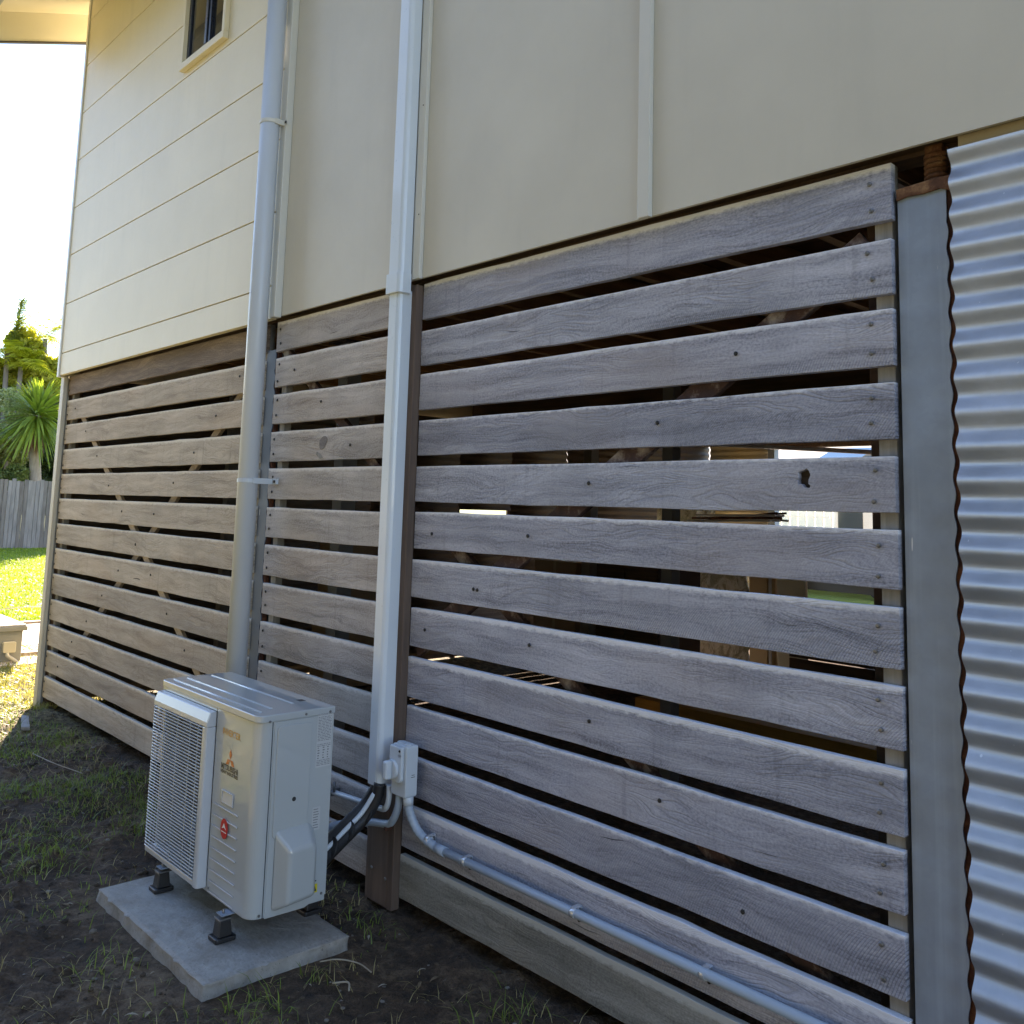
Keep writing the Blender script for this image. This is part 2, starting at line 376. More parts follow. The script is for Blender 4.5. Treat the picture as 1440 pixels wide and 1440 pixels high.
blades('dry_grass', dp, .012, .05, .0014, DRYG, 1.6, kind='stuff', label='flattened dry straw scattered over the bare soil', category='dry grass')
# sunlit dry-green grass round the corner and the lawn wedge
pl = []
for _ in range(30000):
    x = -random.uniform(7.0, 9.9); y = random.uniform(-2.2, .75)
    if -10.25 < x < -9.0 and y < .38 and y > -1.3: continue
    pl.append((x, y, zg(x, y), 1))
blades('corner_grass', pl, .015, .05, .003, leafmat('yellow_green_grass_blades', (.20, .20, .05), (.34, .31, .10), .35), .9, kind='stuff', label='short yellow green grass in full sun beside the house corner', category='grass')
pl = []
for _ in range(60000):
    x = -(11.7+(27.2-11.7)*random.random()**1.3); y = random.uniform(-.6, 7.)
    pl.append((x, y, -.012, 1))
blades('lawn', pl, .03, .07, .006, LAWNG, .7, kind='stuff', label='bright green sunlit lawn running back to the paling fence', category='lawn')
pl = []
while len(pl) < 26000:
    x = random.uniform(-7.6, -.5); y = random.uniform(-4.6, -.3)
    if y+.41*x+2.952 > -.3: continue
    pl.append((x, y, zg(x, y), 1))
blades('side_yard_grass', pl, .02, .055, .003, DRYG, .9, kind='stuff', label='short dry grass of the side yard in full sun past the house shadow', category='dry grass')
def leafmesh(cx, cy, L, W, ang, z):
    c, s = math.cos(ang), math.sin(ang); vs = []
    for t in (0, .25, .5, .75, 1):
        w_ = W*math.sin(math.pi*min(.98, t+.02))
        for q in (-1, 0, 1): vs.append((cx+c*t*L-s*q*w_/2, cy+s*t*L+c*q*w_/2, z+min(.012, L*.14)*math.sin(t*3)+L*.05*abs(q)))
    return vs, [(i*3+j, i*3+j+1, i*3+j+4, i*3+j+3) for i in range(4) for j in (0, 1)]
# clods and pebbles
def pebbles():
    mb = MB(); ico = bmesh.new(); bmesh.ops.create_icosphere(ico, subdivisions=1, radius=1)
    V = [v.co.copy() for v in ico.verts]; Fc = [tuple(v.index for v in f.verts) for f in ico.faces]
    for _ in range(9000):
        x, y = random.uniform(-7.2, -.2), random.uniform(-2.9, .05)
        if -3.66 < x < -2.70 and -.83 < y < -.26: continue
        r = random.choice((.003, .003, .004, .004, .005, .006, .009))*random.uniform(.7, 1.5)
        z = zg(x, y)+r*.2; q = Matrix.Rotation(random.uniform(0, 6), 3, 'Z')
        mb.add([q @ Vector((v.x*r*random.uniform(.7, 1.4), v.y*r, v.z*r*random.uniform(.4, .8)))+Vector((x, y, z)) for v in V], Fc)
    m = newmat('soil_clod', (.06, .05, .04), .95); g = G(m); ri = g.n('NewGeometry').outputs['Random Per Island']
    g.col(g.ramp(ri, [(0., (.03, .02, .012)), (.9, (.095, .068, .044)), (.985, (.22, .20, .17))]))
    o = mb.build('soil_clods', m); o['kind'] = 'stuff'; o['label'] = 'crumbled soil clods and small pale pebbles on the bare ground'; o['category'] = 'soil'
pebbles()
mb = MB()
for _ in range(420):
    x, y = random.uniform(-6.8, -.6), random.uniform(-1.7, -.03)
    if -3.66 < x < -2.70 and -.83 < y < -.26: continue
    L_ = random.uniform(.015, .045); vs_, fs_ = leafmesh(x, y, L_, L_*random.uniform(.1, .4), random.uniform(0, 6.3), zg(x, y)+.002); mb.add(vs_, fs_)
lm_ = newmat('dead_leaf', (.2, .14, .08), .8); g = G(lm_); g.col(g.ramp(g.n('NewGeometry').outputs['Random Per Island'], [(0., (.08, .05, .03)), (.6, (.22, .16, .09)), (1., (.42, .38, .30))]))
mb.build('leaf_litter', lm_, kind='stuff', label='dead leaves and bark scraps littering the soil along the wall', category='leaf litter')
# pale stick by the corner, twigs near the slab
def stick(name, pts, r, label, mat):
    return MB().tube(pts, r, 6).build(name, mat, None, pts[0], label=label, category='stick')
MB().prism([(-6.74, -.235), (-6.70, -.20), (-6.36, -.285), (-6.40, -.325)], 2, .0, .022).build('wood_offcut', STUD, None, (-6.6, -.22, 0), .004,
    label='short pale timber offcut lying on soil near the wall corner', category='timber')
TW = timber('pale_twig', (.30, .26, .19), (.42, .37, .29))
stick('twig', smoothpath([(-2.70, -.42, .0), (-2.66, -.38, .01), (-2.60, -.34, .008), (-2.54, -.33, .0)]), .0022, 'thin pale twig lying at the right corner of the concrete slab', TW)
stick('twig', smoothpath([(-2.56, -.46, .0), (-2.52, -.43, .008), (-2.49, -.445, .0)]), .0028, 'short bent pale twig on soil right of the slab', TW)
stick('twig', smoothpath([(-5.8, -.42, .0), (-5.5, -.40, .01), (-5.25, -.33, .0)]), .0025, 'long dry stem on the soil below the left slat bay', TW)
# broad leaves near left edge
for lx, ly, an, lb in ((-4.55, -1.02, 2.6, 'broad pale green weed leaf flat on the soil left of the slab'), (-4.75, -1.10, 3.6, 'second weed leaf further left among the grass')):
    MB().add(*leafmesh(lx, ly, .12, .04, an, .02)).build('weed_leaf', GRASS, None, (lx, ly, .02), label=lb, category='leaf')

# ---------------------------------------------------------------- slat screens
ZOFF = [5, 1, -7, -2, 0, 1, -3, 2, -1, 4, 3, 6, 2, 2, 2, 0, -2, -7, -1, 2, -1, 4, 2, -6, 3, -6]
def slat_mesh(L, H, T=.022, hole=None, seed=0):
    """board lying on +x, z 0..H, with slightly wavy long edges; optional irregular hole"""
    rnd = random.Random(seed); n = max(6, int(L/.12)); bm = bmesh.new()
    w1 = [rnd.gauss(0, .0009) for _ in range(n+1)]; w2 = [rnd.gauss(0, .0009) for _ in range(n+1)]
    bow = rnd.uniform(-.002, .002)
    out = [(L*i/n, w1[i]+bow*math.sin(math.pi*i/n)) for i in range(n+1)]+[(L*i/n, H+w2[i]+bow*math.sin(math.pi*i/n)) for i in range(n, -1, -1)]
    loops = [out]
    if hole: loops.append(hole)
    es = []
    for lp in loops:
        vs = [bm.verts.new((x, 0, z)) for x, z in lp]
        es += [bm.edges.new((vs[i], vs[(i+1) % len(vs)])) for i in range(len(vs))]
    if hole:
        r = bmesh.ops.triangle_fill(bm, use_beauty=True, use_dissolve=False, edges=es)
    else: bm.faces.new(bm.verts[:])
    ge = bmesh.ops.extrude_face_region(bm, geom=bm.faces[:])
    for e in ge['geom']:
        if isinstance(e, bmesh.types.BMVert): e.co.y += T
    bmesh.ops.recalc_face_normals(bm, faces=bm.faces)
    me = bpy.data.meshes.new('slat'); bm.to_mesh(me); bm.free(); return me
# screw head: shared mesh, a low dome with a dark recess
sm = MB().tube([(0, 0, 0), (0, -.0025, 0), (0, -.004, 0)], [.0066, .006, .0036], 8)
scr_me = bpy.data.meshes.new('screw'); scr_me.from_pydata(sm.v, [], sm.f); scr_me.materials.append(STEEL); scr_me.update()
scr_dk = scr_me.copy(); scr_dk.materials.clear(); scr_dk.materials.append(SCREWD)
def screw(parent, x, z, y=0., dark=False):
    return link(scr_dk if dark else scr_me, 'screw', parent, (x, y, z))
DKN = timber('dark_hole_fill', (.018, .012, .009), (.05, .035, .025))
def bay(name, label, x0, x1, mats, zo, nslat=13, jag=.003):
    t = thing(name, label, 'slat screen', (x0, 0, 0), 'slatted timber bays under the house')
    for k in range(nslat):
        zt = .19+(12-k)*.178; zb = zt-.14
        if zo: zt += ZOFF[2*k]/1000; zb += ZOFF[2*k+1]/1000
        else: zt += random.gauss(0, .0015); zb += random.gauss(0, .0015)
        a, b = x0+random.uniform(-jag, jag), x1+random.uniform(-jag, jag)
        hole = None
        if zo and k == 4:
            MB().prism([(-1.246, 1.52), (-1.200, 1.520), (-1.190, 1.55), (-1.204, 1.572), (-1.206, 1.598), (-1.243, 1.60), (-1.249, 1.56)], 1, .016, .0215).build('dark_plug', DKN, t, (-1.23, .014, 1.56), .002)  # dark plug added so the hole reads as deep shade
            cx, cz = 1.217*-1-a, 1.562-zb
            ctr = [(-.026, -.026), (-.012, -.022), (.0, -.036), (.026, -.038), (.030, -.03), (.020, -.022), (.022, -.005), (.030, .012), (.022, .028), (.014, .035), (.0, .030), (-.02, .024), (-.027, .022), (-.024, .004), (-.028, -.008)]
            hole = [(cx+p*.60, cz+q*.66) for p, q in ctr]
        me = slat_mesh(b-a, zt-zb, .022, hole, k*7+int(abs(x0)*10))
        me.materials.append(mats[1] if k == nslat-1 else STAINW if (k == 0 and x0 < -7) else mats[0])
        o = link(me, 'slat', t, (a, 0 if k % 2 else -.0012, zb), .0016, 2)
        o.rotation_euler = (R(random.gauss(0, .5)), 0, 0)
    return t
left = bay('slat_screen', 'leftmost slat bay of tan weathered boards between cream corner post and round downpipe', -7.130, -4.13, (WOODT, WOODT), False)
mid = bay('slat_screen', 'narrow middle slat bay between the round downpipe and the square white duct', -4.021, -2.93, (MIDW, MIDW), False)
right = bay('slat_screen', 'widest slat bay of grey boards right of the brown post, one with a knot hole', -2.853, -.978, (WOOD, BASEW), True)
for k in range(13):
    zb = .05+(12-k)*.178
    for t, xs_ in ((left, (-7.105,)), (mid, (-3.985,)), (right, (-1.03,))):
        for x in xs_:
            if k == 12 and t is right: continue
            screw(t, x+random.gauss(0, .004), zb+.035+random.gauss(0, .004), -.002, t is not right); screw(t, x+random.gauss(0, .004), zb+.105+random.gauss(0, .004), -.002, t is not right)
for (xa, za), (xb, zb_), t in (((-1.162, 2.069), (-2.759, 1.01), right), ((-2.752, 1.375), (-1.391, .472), right), ((-6.97, 2.10), (-4.6, .50), left), ((-4.36, 2.1), (-6.9, .26), left), ((-3.95, 2.16), (-2.95, 1.46), mid)):
    for k in range(13):
        zc = .12+(12-k)*.178
        u = (zc-za)/(zb_-za)
        if 0 <= u <= 1.02: screw(t, xa+(xb-xa)*u, zc+random.gauss(0, .008), -.002, True)
KN = slat_wood('dark_knot', (.10, .085, .08), (.27, .245, .235), (.38, .35, .34), (.3, .3, .3), 0)
MB().prism([(-3.545+.030*math.cos(a)*(1+.12*math.sin(3*a))+.010*math.sin(a), 1.726+.030*math.sin(a)) for a in [2*math.pi*k/18 for k in range(18)]], 1, -.0022, .002).build('knot', KN, mid, (-3.6, 0, 1.7), .001)
MB().prism([(-3.60, 1.676), (-3.565, 1.655), (-3.540, 1.660), (-3.555, 1.672), (-3.592, 1.688)], 1, -.0024, .002).build('pale_chip', STUD, mid, (-3.6, 0, 1.67), .001)
# framing behind, belonging to each bay
def member(name, mat, parent, a, b, wd, y0, y1):
    a, b = Vector((a[0], a[1])), Vector((b[0], b[1])); d = (b-a).normalized(); n_ = Vector((-d.y, d.x))*wd/2
    return MB().prism([tuple(a+n_), tuple(b+n_), tuple(b-n_), tuple(a-n_)], 1, y0, y1).build(name, mat, parent, ((a.x+b.x)/2, y0, (a.y+b.y)/2), .002)
for t, x in ((left, -7.11), (left, -4.2), (mid, -3.99), (right, -1.03)):
    box('stud', STUD, t, x, x+.045, .0235, .06, .03, 2.34, .002)
member('brace', BRACE, left, (-7.0, 2.12), (-4.6, .48), .05, .024, .045)
member('brace', BRACE, left, (-4.3, 2.13), (-6.95, .22), .05, .046, .068)
member('brace', RED, mid, (-4.0, 2.2), (-2.9, 1.43), .045, .025, .05)
member('brace', RED, right, (-1.05, 2.15), (-2.85, .93), .075, .025, .05)
member('brace', RED, right, (-2.85, 1.43), (-1.05, .24), .05, .051, .075)

# posts between the bays
t = thing('timber_post', 'dark brown timber post with a groove standing behind the square white duct', 'post', (-2.93, -.03, 0))
box('face_board', BRONZE, t, -3.03, -2.892, -.030, -.004, .0, 2.33, .003)
box('edge_board', BRONZE, t, -2.889, -2.856, -.032, .004, -.0, 2.325, .004)
for zz, xx in ((.115, -2.99), (.10, -2.90), (2.2, -2.94), (1.0, -2.93)): link(scr_me, 'screw', t, (xx, -.031, zz))
def wavy_post(name, label, x0, x1, ztop, amp, rust, y=.012, GALV=GALV):
    t = thing(name, label, 'post', (x0, y, 0))
    outl = [(x0, -.05), (x0, ztop)]
    n_ = int(ztop/.0127)
    for i in range(n_, -1, -1):
        z = i*.0127; outl.append((x1-.5*amp+.5*amp*math.cos(2*math.pi*z/.0762)*(1 if z < ztop-.1 else 0), z))
    outl.append((x1, -.05))
    MB().prism(outl, 1, y, y+.004).build('galvanised_face', GALV, t, (x0, y, 0))
    box('side_face', GALV, t, x0, x0+.005, y+.0045, y+.09, -.05, ztop)
    # rust-brown return beyond the scalloped edge
    box('rusted_edge', RUST, t, x1-amp*1.6, x1+rust, y+.0065, y+.03, -.05, ztop-.004, .003)
    return t
sp = wavy_post('steel_post', 'broad galvanised steel post with rusty top between the slats and corrugated sheet', -.966, -.848, 2.262, .006, .05)
MB().prism([(-.967, 2.232), (-.94, 2.238), (-.90, 2.236), (-.862, 2.240), (-.838, 2.23), (-.836, 2.268), (-.88, 2.268), (-.967, 2.262)], 1, .006, .0115).build('rust_crust', RUSTO, sp, (-.96, .006, 2.23), .002)
mb = MB()
for i in range(6): mb.tube([(-.885+.024*math.cos(a), .05+.024*math.sin(a), 2.266+i*.013+.006*a/6.3) for a in [2*math.pi*k/10 for k in range(11)]], .0068, 6)
mb.box(-.905, -.865, .03, .07, 2.262, 2.36); mb.build('rusty_bolt', RUSTO, sp, (-.885, .05, 2.26))
wavy_post('steel_post', 'narrow scalloped galvanised post behind the round downpipe', -4.125, -4.030, 2.20, .014, .0, .008, GALVD)
t = thing('corner_post', 'slim cream painted post closing the far left end of the slats', 'post', (-7.2, 0, 0))
box('front_face', CPOST, t, -7.212, -7.142, -.034, -.004, -.02, 2.325, .003)
box('return_face', CPOST, t, -7.212, -7.190, -.0035, .06, -.02, 2.325, .002)
box('post_core', BEARER, t, -7.19, -7.12, .0245, .1, -.02, 2.325)

# corrugated sheet wall on the right
def corrugated(name, mat, parent, x0, x1, z0, z1, y, amp, pitch=.0762, phase=0., n=12, t=.0009, axis='x', **p):
    N = int((z1-z0)/pitch*n); pr = []
    for i in range(N+1):
        z = z0+(z1-z0)*i/N; pr.append((y+amp*math.cos(2*math.pi*(z-z0)/pitch+phase), z))
    vs = []
    for x in (x0, x1):
        for d in (0, t): vs += [(x, yy+d, z) for yy, z in pr]
    m = N+1; fs = []
    for i in range(N):
        fs += [(i, i+1, 2*m+i+1, 2*m+i), (m+i, 3*m+i, 3*m+i+1, m+i+1), (i, m+i, m+i+1, i+1), (2*m+i, 2*m+i+1, 3*m+i+1, 3*m+i)]
    if axis == 'y': vs = [(v[1], v[0], v[2]) for v in vs]
    return MB().add(vs, fs, True).build(name, mat, parent, (x0, y, z0) if axis == 'x' else (y, x0, z0), **p)
t = thing('corrugated_wall', 'silver corrugated iron sheeting fixed right of the galvanised post', 'corrugated wall', (-.85, 0, 0))
corrugated('corrugated_sheet', SHEETM, t, -.832, 2.6, .0, 2.318, -.012, .0105, phase=.6)
for z in (2.03, 1.12, .36): link(scr_dk, 'screw', t, (-.665, -.026, z)).scale = (1.8, 1.8, 1.8)
box('top_rail', BEIGEB, t, -.815, 2.6, -.004, .05, 2.306, 2.352, .002)
box('backing_stud', BEARER, t, -.80, -.76, .02, .07, 0, 2.3)

# ---------------------------------------------------------------- house (upper wall)
H = thing('house', 'raised house with cream weatherboards at left and beige sheet panels at right', 'house', (-7.2, 0, 0))
Y0 = -.060
zs = [2.330, 2.495, 2.865, 3.236, 3.600, 3.972, 4.343, 4.721, 5.092, 5.262]
PE = -3.985
WX0, WX1, WZ0, WZ1 = -5.235, -4.705, 4.055, 5.02
for a, b in zip(zs[:-1], zs[1:]):
    a_, b_ = a+.0038, b-.0032
    segs = []
    if b_ <= WZ0 or a_ >= WZ1: polys = [[(-7.165, a_), (PE, a_), (PE, b_), (-7.165, b_)]]
    elif a_ < WZ0: polys = [[(-7.165, a_), (PE, a_), (PE, b_), (WX1, b_), (WX1, WZ0), (WX0, WZ0), (WX0, b_), (-7.165, b_)]]
    elif b_ > WZ1: polys = [[(-7.165, a_), (WX0, a_), (WX0, WZ1), (WX1, WZ1), (WX1, a_), (PE, a_), (PE, b_), (-7.165, b_)]]
    else: polys = [[(-7.165, a_), (WX0, a_), (WX0, b_), (-7.165, b_)], [(WX1, a_), (PE, a_), (PE, b_), (WX1, b_)]]
    for pg in polys: MB().prism(pg, 1, Y0, Y0+.012).build('weatherboard', PLANK, H, (pg[0][0], Y0, a_), .0012)
# sheathing behind planks (with the window opening)
for q in ((-7.165, WX0, 2.333, 5.26), (WX1, PE, 2.333, 5.26), (WX0, WX1, 2.333, WZ0), (WX0, WX1, WZ1, 5.26)):
    box('sheathing', PLANK, H, q[0], q[1], Y0+.0125, Y0+.03, q[2], q[3])
box('corner_trim', TRIM, H, -7.208, -7.168, Y0-.009, .0, 2.322, 5.30, .002)
box('side_wall', PLANK, H, -7.196, -7.166, .0005, 8.0, 2.33, 5.3)
# soffit (raked) + barge board + gutter
def zs_(y): return 5.264+.36*(y+.087)
MB().prism([(-.66, zs_(-.66)), (8, zs_(8)), (8, zs_(8)+.02), (-.66, zs_(-.66)+.02)], 0, -7.5, 3.).build('soffit', SOFF, H, (-7.5, -.6, 5.1))
MB().prism([(-.70, zs_(-.70)-.235), (8, zs_(8)-.235), (8, zs_(8)+.12), (-.70, zs_(-.7)+.12)], 0, -7.525, -7.502).build('barge_board', SOFF, H, (-7.5, -.6, 4.9))
MB().prism([(-.70, zs_(-.70)-.247), (8, zs_(8)-.247), (8, zs_(8)-.2355), (-.70, zs_(-.7)-.2355)], 0, -7.53, -7.495).build('barge_cap', EDGE, H, (-7.5, -.6, 4.9))
box('gutter', GUT, H, -7.56, 3, -.78, -.665, 4.98, 5.10, .012)
MB().prism([(-.8, zs_(-.8)+.14), (8.2, zs_(8.2)+.14), (8.2, zs_(8.2)+.17), (-.8, zs_(-.8)+.17)], 0, -7.58, 3.1).build('roof', GUT, H, (-7.5, -.6, 5.2))
# sheet panels and battens
YP = -.030
xs_p = [-3.945, -2.842, -1.712, -.55, .65, 1.85]
for a, b in zip(xs_p[:-1], xs_p[1:]):
    box('wall_panel', PANEL, H, a+.002, b-.002, YP, YP+.012, 2.346, 5.1)
box('panel_backing', BEARER, H, -3.95, 1.85, YP+.0125, YP+.028, 2.352, 5.1)
box('trim_batten', TRIM, H, -3.983, -3.935, Y0-.008, YP-.0005, 2.336, 5.1, .003)
PB = painted('beige_batten_paint', (.62, .605, .54), .45, .05)
for xb, wd in ((-2.846, .044), (-1.712, .044), (.65, .044)):
    box('batten', PB, H, xb-wd/2, xb+wd/2, YP-.019, YP-.0005, 2.342, 5.1, .002)
for z in (2.6, 3.05, 3.5, 3.9): link(scr_dk, 'nail', H, (-2.84, YP-.0185, z)).scale = (.5, .5, .5)
# window
wn = bpy.data.objects.new('window', None); COL.objects.link(wn); wn.parent = H; wn.location = Vector((WX0, Y0, WZ0))-wloc(H)
BLK = painted('black_window_aluminium', (.012, .014, .02), .3)
fr = MB(); a, b, c, d = WX0, WX1, WZ0, WZ1
fr.box(a, b, Y0-.006, Y0+.03, c, c+.035); fr.box(a, b, Y0-.006, Y0+.03, d-.035, d)
for x in (a, b-.035): fr.box(x, x+.035, Y0-.006, Y0+.03, c+.0355, d-.0355)
fr.box(-4.985, -4.955, Y0-.010, Y0+.012, c+.036, d-.036); fr.box(-4.953, -4.925, Y0-.002, Y0+.02, c+.036, d-.036)
fr.build('window_frame', BLK, wn, (a, Y0, c), .002)
cs = MB(); e = .032
cs.prism([(a-e, c-e-.012), (b+e, c-e-.012), (b+e, c-.001), (a-e, c-.001)], 1, Y0-.034, Y0-.0005)
cs.box(a-e, a-.001, Y0-.03, Y0-.0005, c-.0005, d+e); cs.box(b+.001, b+e, Y0-.03, Y0-.0005, c-.0005, d+e); cs.box(a, b, Y0-.03, Y0-.0005, d+.001, d+e)
cs.build('window_trim', PLANK, wn, (a, Y0, c), .003)
GL = newmat('window_glass', (.03, .035, .045), .03); GL.node_tree.nodes['Principled BSDF'].inputs['Transmission Weight'].default_value = .6
for xa, xb, yy in ((a+.035, -4.985, Y0+.003), (-4.955, b-.035, Y0+.014)):
    box('glass_pane', GL, wn, xa, xb, yy, yy+.004, c+.035, d-.035)
# curtain behind left pane
cv = MB(); N = 40; pts = []
for i in range(N+1):
    x = a+.02+(b-a-.26)*i/N; pts.append((x, Y0+.045+.008*math.sin(i*1.1), c+.20+.14*(i/N)+.018*abs(math.sin(i*.9))))
cv.add([p for p in pts]+[(p[0], p[1], d) for p in pts], [(i, i+1, N+2+i, N+1+i) for i in range(N)], True)
cv.build('curtain', painted('beige_curtain', (.42, .40, .34), .9), wn, (a, Y0, c))
box('unlit_room_sheet', newmat('dark_room', (.02, .025, .035), .9), wn, a+.001, b-.001, Y0+.1, Y0+.11, c+.001, d-.001)  # near-black sheet standing in for the unlit room

# underfloor: bearers, joists, floor
for y0_, y1_, zb_ in ((.075, .15, 2.36), (3.9, 4.0, 2.33), (7.9, 8.0, 2.33)):
    box('bearer', BEARER, H, -7.16, 3., y0_, y1_, zb_, 2.50, .002)
x = -7.1
while x < 2.9:
    box('joist', JOIST, H, x, x+.045, .155, 7.9, 2.502, 2.65); x += .45
box('floor_underside', FLOORB, H, -7.16, 3., .0, 8., 2.655, 2.675)
box('edge_beam', BEARER, H, -7.16, 3., .035, .074, 2.37, 2.64)
FOIL = newmat('gold_foil_insulation', (.75, .66, .42), .35, .9); g = G(FOIL); nf = g.noise(g.obj(), 9, 5, .7, 1.5); g.bump(nf, 1., .05)
for k in range(5):
    box('foil_batt', FOIL, H, -7.05+.45*k, -7.05+.45*k+.40, 1.2, 7.8, 2.60, 2.62)
# side wall under the house (sheet with one slatted stretch) and far side
U_ = thing('underhouse_end_wall', 'corrugated end wall of the underfloor space, coloured dark for shade, with a slatted stretch', 'wall', (-7.16, 0, 0))
DARKC = painted('shade_brown_sheet', (.10, .075, .055), .7, .2)  # brown in place of beige, painting in the dimness under the house
BEIGEC = painted('beige_corrugated_paint', (.58, .50, .33), .45, .05)
for (ya, yb, za, zb) in ((.08, 2.7, 0, 2.33), (2.7, 3.05, .72, 2.33), (3.05, 3.75, 0, 2.33), (3.75, 4.46, 1.43, 2.33), (3.75, 4.46, .72, 1.37), (4.46, 5.3, 0, 2.33), (5.3, 8., 1.30, 2.33)):  # last sheet stops high: opening added to let low sun reach the wraps
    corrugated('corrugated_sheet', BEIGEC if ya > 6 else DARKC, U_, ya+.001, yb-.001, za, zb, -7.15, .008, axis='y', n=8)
for yy in (2.7, 3.05, 3.75, 4.46): box('leak_strip', BEARER, U_, -7.185, -7.162, yy-.03, yy+.03, -.01, 2.33)  # strips added over the sheet joints to stop light leaking through
for ya, yb in ((2.7, 3.05), (3.75, 4.46)):
    for k in range(9): box('slat', WOOD, U_, -7.16, -7.138, ya, yb, .0+k*.08, .0+k*.08+(.066 if k > 4 else .079))
Fw = thing('underhouse_far_wall', 'beige corrugated wall beside the bright opening at the far side', 'wall', (-7.1, 8, 0))
corrugated('corrugated_sheet', BEIGEC, Fw, -7.1, -6.22, 0, 2.33, 7.95, .008, n=8)
corrugated('corrugated_sheet', DARKC, Fw, -4.55, 3, 0, 2.33, 7.95, .008, n=8)  # stretch closed off to keep the underfloor space dark
box('door_post', GALV, Fw, -6.21, -6.12, 7.9, 8.0, 0, 2.32)
box('lintel', BRONZE, Fw, -6.2, -4.5, 7.88, 8.0, 2.28, 2.33, .002)
box('underhouse_right_wall', BEARER, None, 2.98, 3., .05, 8, 0, 2.5, label='timber wall closing the right end of the space under the house', category='wall')

# ---------------------------------------------------------------- things under the house
def ipost(x, y, lab, w_=.1, m=None):
    t = thing('underhouse_post', lab, 'post', (x, y, 0))
    box('shaft', m or painted('brown_grey_steel', (.20, .19, .17), .6), t, x-w_/2, x+w_/2, y-w_/2, y+w_/2, -.02, 2.33, .004)
    box('top_plate', EDGE, t, x-.09, x+.09, y-.09, y+.09, 2.32, 2.33); return t
ipost(-3.197, 2.037, 'square steel post seen behind the middle of the right slat bay', .075)
ipost(-1.10, .17, 'thin dark post close behind the right end of the right slat bay', .03, BEARER)
ipost(-4.22, .55, 'grey post close behind the middle slat bay', .09, painted('grey_post', (.28, .28, .27), .6))
ipost(-5.9, 1.6, 'dark post behind the left slat bay, nearer the middle', .09)
ipost(-6.5, 1.0, 'thin dark post behind the left slat bay, nearer the corner', .07)
ipost(-5.6, 4.0, 'post standing well back under the house left of the wrapped panels', .1)
SILV = newmat('crinkled_plastic_wrap', (.62, .60, .52), .22, .15); g = G(SILV)
nv = g.noise(g.obj((1, 1, .5)), 7, 6, .7, 2.5); g.bump(nv, 1., .09); g.col(g.ramp(nv, [(.42, (.34, .31, .22)), (.5, (.82, .80, .72)), (.58, (.95, .94, .92))]))  # crease shade and pale glints painted in along the bump's noise
def crumpled(name, lab, cat, x0, x1, y0, y1, z0, z1, mat, amp=.02, n=14):
    bm = bmesh.new(); bmesh.ops.create_cube(bm, size=1)
    bmesh.ops.subdivide_edges(bm, edges=bm.edges[:], cuts=n, use_grid_fill=True)
    for v in bm.verts:
        p = Vector((x0+(v.co.x+.5)*(x1-x0), y0+(v.co.y+.5)*(y1-y0), z0+(v.co.z+.5)*(z1-z0)))
        q = mn.noise_vector(p*6)*amp+mn.noise_vector(p*17)*amp*.5; v.co = p+q-Vector((x0, y0, z0))
    me = bpy.data.meshes.new(name); bm.to_mesh(me); bm.free(); me.materials.append(mat)
    for p in me.polygons: p.use_smooth = True
    return link(me, name, None, (x0, y0, z0), label=lab, category=cat)
_t = g.n('BsdfTranslucent', {0: (.7, .66, .5, 1)}); _m = g.n('MixShader', {0: .3, 1: g.b.outputs[0], 2: _t.outputs[0]}); g.t.links.new(_m.outputs[0], g.t.nodes['Material Output'].inputs[0])
crumpled('panel_stack', 'stack of panels in shiny crinkled plastic wrap behind the right slat bay', 'wrapped panels', -5.70, -4.97, 5.5, 5.56, -.02, 1.22, SILV, .05, 30)
crumpled('wrapped_bundle', 'crumpled plastic covered bundle left of the square post', 'bundle', -6.35, -5.80, 5.9, 6.2, .0, 1.62, SILV, .06, 26)
PP = painted('pale_plastic', (.66, .68, .56), .3)
crumpled('plastic_board', 'pale board in clear plastic at the right end of the wrapped stack', 'board', -4.64, -4.35, 5.5, 5.54, -.02, 1.05, PP, .008)
t = thing('cabinet', 'beige cupboard side standing among the wrapped panels', 'cabinet', (-4.95, 5.55, 0)); BC = painted('beige_cabinet', (.60, .48, .28), .5)
box('carcass', BC, t, -4.94, -4.67, 5.52, 5.9, .0, 1.15, .004); box('door', BC, t, -4.93, -4.74, 5.50, 5.518, .05, 1.12, .003); box('corner_strip', WHITEP, t, -4.72, -4.69, 5.49, 5.50, .0, 1.15, .003)
t = thing('cover_crate', 'low dark crate added right of the wrapped panels to cover sunlit ground', 'crate', (-4.2, 5.1, 0))  # added to cover brightly sunlit ground with something dark
for k in range(3): box('crate_board', BEARER, t, -4.28, -3.0, 5.1, 5.12, .01+k*.13, .13+k*.13, .002)
box('crate_top', BEARER, t, -4.3, -2.98, 5.122, 5.6, .37, .39)
CARD = painted('brown_cardboard', (.36, .26, .16), .8, .1)
def carton(x, y, z, w_, d_, h_, lab):
    t = thing('cardboard_box', lab, 'box', (x, y, z), 'cartons stored under the house')
    box('carton_body', CARD, t, x, x+w_, y, y+d_, z, z+h_, .004); box('tape', painted('parcel_tape', (.42, .33, .2), .3), t, x+w_*.47, x+w_*.53, y-.001, y+d_+.001, z+.002, z+h_+.001)
carton(-6.9, 2.0, .0, .5, .5, .55, 'lower cardboard carton of the pair behind the middle slat bay')
carton(-6.87, 2.02, .552, .42, .45, .60, 'upper cardboard carton standing on another behind the middle slat bay')
carton(-6.4, 4.1, .0, .55, .5, .98, 'tall cardboard carton behind the left half of the right slat bay')
